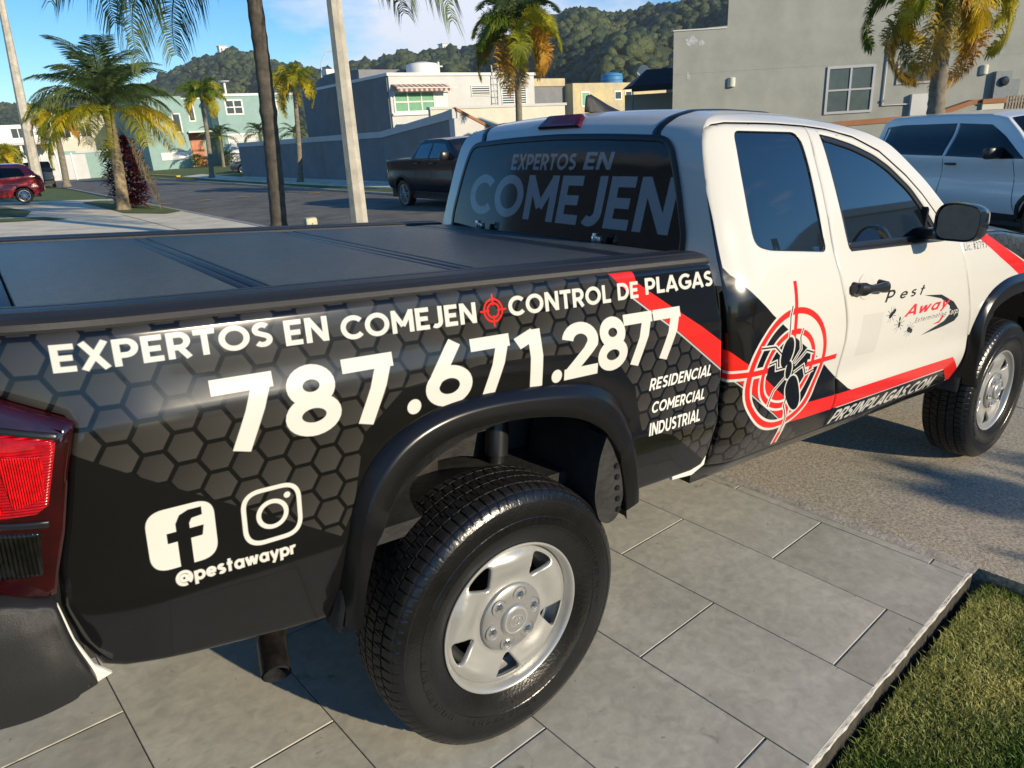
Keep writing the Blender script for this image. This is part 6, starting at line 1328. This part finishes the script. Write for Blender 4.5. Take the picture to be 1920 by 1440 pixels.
# foxtail palms along the far verge
palm('palm_tree', 'bright yellow foxtail palm in front of the long slate grey wall', (13.75, 36.1, -.28), (14.1, 35.9, 4.4), .15, .10, ['frond_lime', 'frond_yellow', 'frond_yellow', 'frond_yellow'], 13, 1.95, .42, 1., 1.15, rise=(1.2, -.35), seed=11, n=46, width=.05, group=None)
palm('palm_tree', 'lime and yellow foxtail palm in front of the sea green house', (13.7, 52.9, -.25), (14.0, 52.8, 4.9), .17, .12, ['frond_lime', 'frond_lime', 'frond_yellow'], 14, 2.4, .50, 1., 1.1, rise=(1.2, -.35), seed=12, n=46, width=.06)
palm('palm_tree', 'foxtail palm with green and rusty orange leaves standing just beyond the cab roof', (15.3, 18.8, -.25), (15.35, 18.7, 4.4), .13, .10, ['frond_green', 'frond_lime', 'frond_lime', 'frond_orange'], 18, 2.6, .50, 1., 1.15, rise=(1.35, -.35), seed=13, n=90, width=.045, sheath=.6)
palm('palm_tree', 'thick grey-trunked foxtail palm before the grey-green house, its hanging leaves cut by the top edge', (14.65, 4.50, -.25), (14.82, 4.70, 3.30), .17, .135, ['frond_lime', 'frond_lime', 'frond_yellow', 'frond_orange'], 17, 2.3, .36, 1., 1.45, rise=(1.0, -.45), seed=14, n=110, width=.030, sheath=.8)
palm('palm_tree', 'yellow foxtail palm partly hidden behind the leaning green palm', (5.1, 57.5, -.2), (5.3, 57.4, 3.9), .22, .16, ['frond_lime', 'frond_yellow', 'frond_orange'], 14, 2.7, .55, 1., 1.1, rise=(1.1, -.4), seed=15, n=40, width=.07)
palm('palm_tree', 'small lime foxtail palm at the far left edge', (1.6, 58.2, -.1), (1.7, 58.1, 1.7), .2, .15, ['frond_lime', 'frond_yellow'], 12, 2.1, .5, 1., 1.1, rise=(1.2, -.3), seed=16, n=40, width=.07)
palm('palm_tree', 'small feathery green palm left of the white garage door', (20.6, 74, -.1), (20.7, 74, 2.5), .16, .12, ['frond_dark', 'frond_green'], 14, 2.6, .6, 0., .9, rise=(1.2, -.2), seed=17, n=34, width=.07)
palm('palm_tree', 'small feathery green palm before the garage of the sea green house', (24.3, 73, -.1), (24.4, 73, 2.6), .16, .12, ['frond_dark', 'frond_green'], 14, 2.4, .6, 0., .9, rise=(1.2, -.2), seed=18, n=34, width=.07)
palm('palm_tree', 'small feathery green palm behind the end of the grey boundary wall', (27.5, 72, -.1), (27.6, 72, 2.4), .16, .12, ['frond_dark', 'frond_green'], 12, 2.3, .6, 0., .9, rise=(1.2, -.2), seed=19, n=34, width=.07)
# unseen palm added outside the right of the picture to shade the slab
palm('palm_tree', 'unseen foxtail palm added on the near verge outside the right of the picture to shade the slab', (4.6, -7.6, -.3), (4.7, -7.6, 1.0), .17, .13, ['frond_lime', 'frond_yellow', 'frond_green'], 14, 1.4, .36, 1., 1.1, rise=(.8, -.4), seed=21, n=40, width=.05)
shrub('shrub', 'clipped green shrub at the foot of the white garage door', (22.2, 77.5, .0), .9, 1.4, 500, M['frond_green'], .3, 6); shrub('shrub', 'yellow-green shrub beside the orange door of the sea green house', (19.2, 78.0, .1), .7, 1.2, 400, M['frond_lime'], .3, 7)

# ------------------------------------------------------------------ wooded hills
ridge = np.array([(-420, 1060, 40), (-148, 988, 46), (-30, 899, 50), (49, 841, 52), (73, 823, 50), (108, 785, 52), (137, 751, 52), (156, 727, 60), (174, 703, 70), (189, 681, 76), (211, 667, 80), (224, 656, 75), (240, 627, 66), (260, 597, 58), (283, 555, 60), (297, 519, 62),
                  (328, 470, 63), (337, 437, 64), (340, 411, 68), (342, 385, 73), (350, 366, 72), (351, 350, 66), (357, 333, 68), (367, 313, 68), (381, 289, 69), (407, 257, 68), (443, 214, 60), (486, 163, 43), (561, 98, 21), (640, 20, 10)], float)
rd = np.r_[0, np.cumsum(np.linalg.norm(np.diff(ridge[:, :2], axis=0), axis=1))]
def hill_pt(s, v):
    """s along the ridge in metres, v: 0 foot (towards us) .. 1 ridge .. 1.4 behind"""
    p = np.array([np.interp(s, rd, ridge[:, i]) for i in range(3)]); d = p[:2] - np.array([0, 0]); d = d / np.linalg.norm(d)
    k = (v - 1) * (230 + 40 * math.sin(s * .013)); z = p[2] * (1 - abs(1 - v) ** 1.15 if v < 1 else 1 - (v - 1) * .8)
    z += (4 * math.sin(s * .045 + v * 5) + 3 * math.sin(s * .11 - v * 9)) * math.sin(min(1, v) * math.pi) * 1.6
    return (p[0] + d[0] * k, p[1] + d[1] * k, z - 1.5)
ss = np.linspace(0, rd[-1], 150); vs_ = np.linspace(-.05, 1.45, 26)
M['hill'] = mat('wooded slope', (.018, .032, .012), .95, col2=(.035, .050, .018), nscale=.08, bump=.5, bscale=.3)
tag(build('hills', [hill_pt(s, v) for s in ss for v in vs_], [(i * 26 + j, i * 26 + j + 1, (i + 1) * 26 + j + 1, (i + 1) * 26 + j) for i in range(149) for j in range(25)], M['hill'], edge_angle=60), kind='structure')
def crown_base(seed):
    bm = bmesh.new(); bmesh.ops.create_icosphere(bm, subdivisions=2, radius=1); r = np.random.default_rng(seed)
    ph = r.uniform(0, 6, 6)
    for v in bm.verts:
        c = v.co; n_ = math.sin(c.x * 4 + ph[0]) * math.sin(c.y * 4.3 + ph[1]) * math.sin(c.z * 3.7 + ph[2]); v.co = c * (1 + .30 * n_ + r.uniform(-.24, .24)); v.co.z *= .8
    V = np.array([v.co[:] for v in bm.verts]); F_ = np.array([[v.index for v in f.verts] for f in bm.faces]); bm.free(); return V, F_
bases = [crown_base(k) for k in range(5)]; AV = []; AF = []; nb_ = 0
for k in range(13000):
    s = rng.uniform(rd[1], rd[-2]); v = rng.uniform(0, 1) ** .75 * 1.03; x, y, z = hill_pt(s, v); V_, F_ = bases[k % 5]; sc = rng.uniform(1.3, 3.3) * (1.5 if rng.random() < .10 else 1); a = rng.uniform(0, 6.28); co, si = math.cos(a), math.sin(a)
    q = V_ * [sc, sc, sc * rng.uniform(.8, 1.35)]; q = np.stack([q[:, 0] * co - q[:, 1] * si, q[:, 0] * si + q[:, 1] * co, q[:, 2]], 1) + [x, y, z + sc * .25]; AV.append(q); AF.append(F_ + nb_); nb_ += len(q)
AV = np.concatenate(AV); AF = np.concatenate(AF); me = bpy.data.meshes.new('forest'); me.vertices.add(len(AV)); me.vertices.foreach_set('co', AV.reshape(-1)); me.loops.add(len(AF) * 3); me.loops.foreach_set('vertex_index', AF.reshape(-1)); me.polygons.add(len(AF)); me.polygons.foreach_set('loop_start', np.arange(len(AF)) * 3); me.polygons.foreach_set('loop_total', np.full(len(AF), 3)); me.update(calc_edges=True)
fm = foliage('hill forest', (.018, .036, .009), (.085, .105, .030), .045, .0, 0.); nt = fm.node_tree; p = nt.nodes['Principled BSDF']; n2 = nt.nodes.new('ShaderNodeTexNoise'); n2.inputs['Scale'].default_value = .9; n2.inputs['Detail'].default_value = 8; bp_ = nt.nodes.new('ShaderNodeBump'); bp_.inputs['Strength'].default_value = .7; bp_.inputs['Distance'].default_value = 1.6; tcc = nt.nodes.new('ShaderNodeTexCoord')
nt.links.new(tcc.outputs['Object'], n2.inputs[0]); nt.links.new(n2.outputs[0], bp_.inputs['Height']); nt.links.new(bp_.outputs[0], p.inputs['Normal']); nt.nodes['Color Ramp'].color_ramp.elements[0].position = .40; nt.nodes['Color Ramp'].color_ramp.elements[1].position = .64
me.materials.append(fm); tag(link('forest', me), 'dense tropical woodland covering the hills behind the houses', 'woodland', kind='stuff')
for x, y, z, lb in ((318, 497, 64, 'small white house on the crest of the wooded hill'), (206, 672, 81, 'tiny pale hut on the peak of the left hill')):
    t = thing('hill_house', lb, 'house', (x, y, z - 2)); block(t, 'wall', (-3.5, -3, 0), (3.5, 3, 5.2), M['white_wall']); block(t, 'roof', (-4, -3.5, 5.2), (4, 3.5, 5.7), M['cap_white']); window(t, 'y', -2.6, -.8, 1.5, 3.8, -3, 1, 1, fw=.3); window(t, 'y', .8, 2.6, 1.5, 3.8, -3, 1, 1, fw=.3)
# air between us and the hills
hz = bpy.data.materials.new('haze'); hz.use_nodes = True; nt = hz.node_tree; nt.nodes.clear(); pv_ = nt.nodes.new('ShaderNodeVolumePrincipled'); oo = nt.nodes.new('ShaderNodeOutputMaterial'); pv_.inputs['Color'].default_value = (.75, .85, 1, 1); pv_.inputs['Density'].default_value = .0002; nt.links.new(pv_.outputs[0], oo.inputs['Volume'])
if HAZE: tag(build('haze', [(x, y, z) for z in (-12, 110) for x, y in ((-1500, -1500), (1500, -1500), (1500, 1500), (-1500, 1500))], [(0, 3, 2, 1), (4, 5, 6, 7), (0, 1, 5, 4), (1, 2, 6, 5), (2, 3, 7, 6), (3, 0, 4, 7)], hz), kind='stuff')
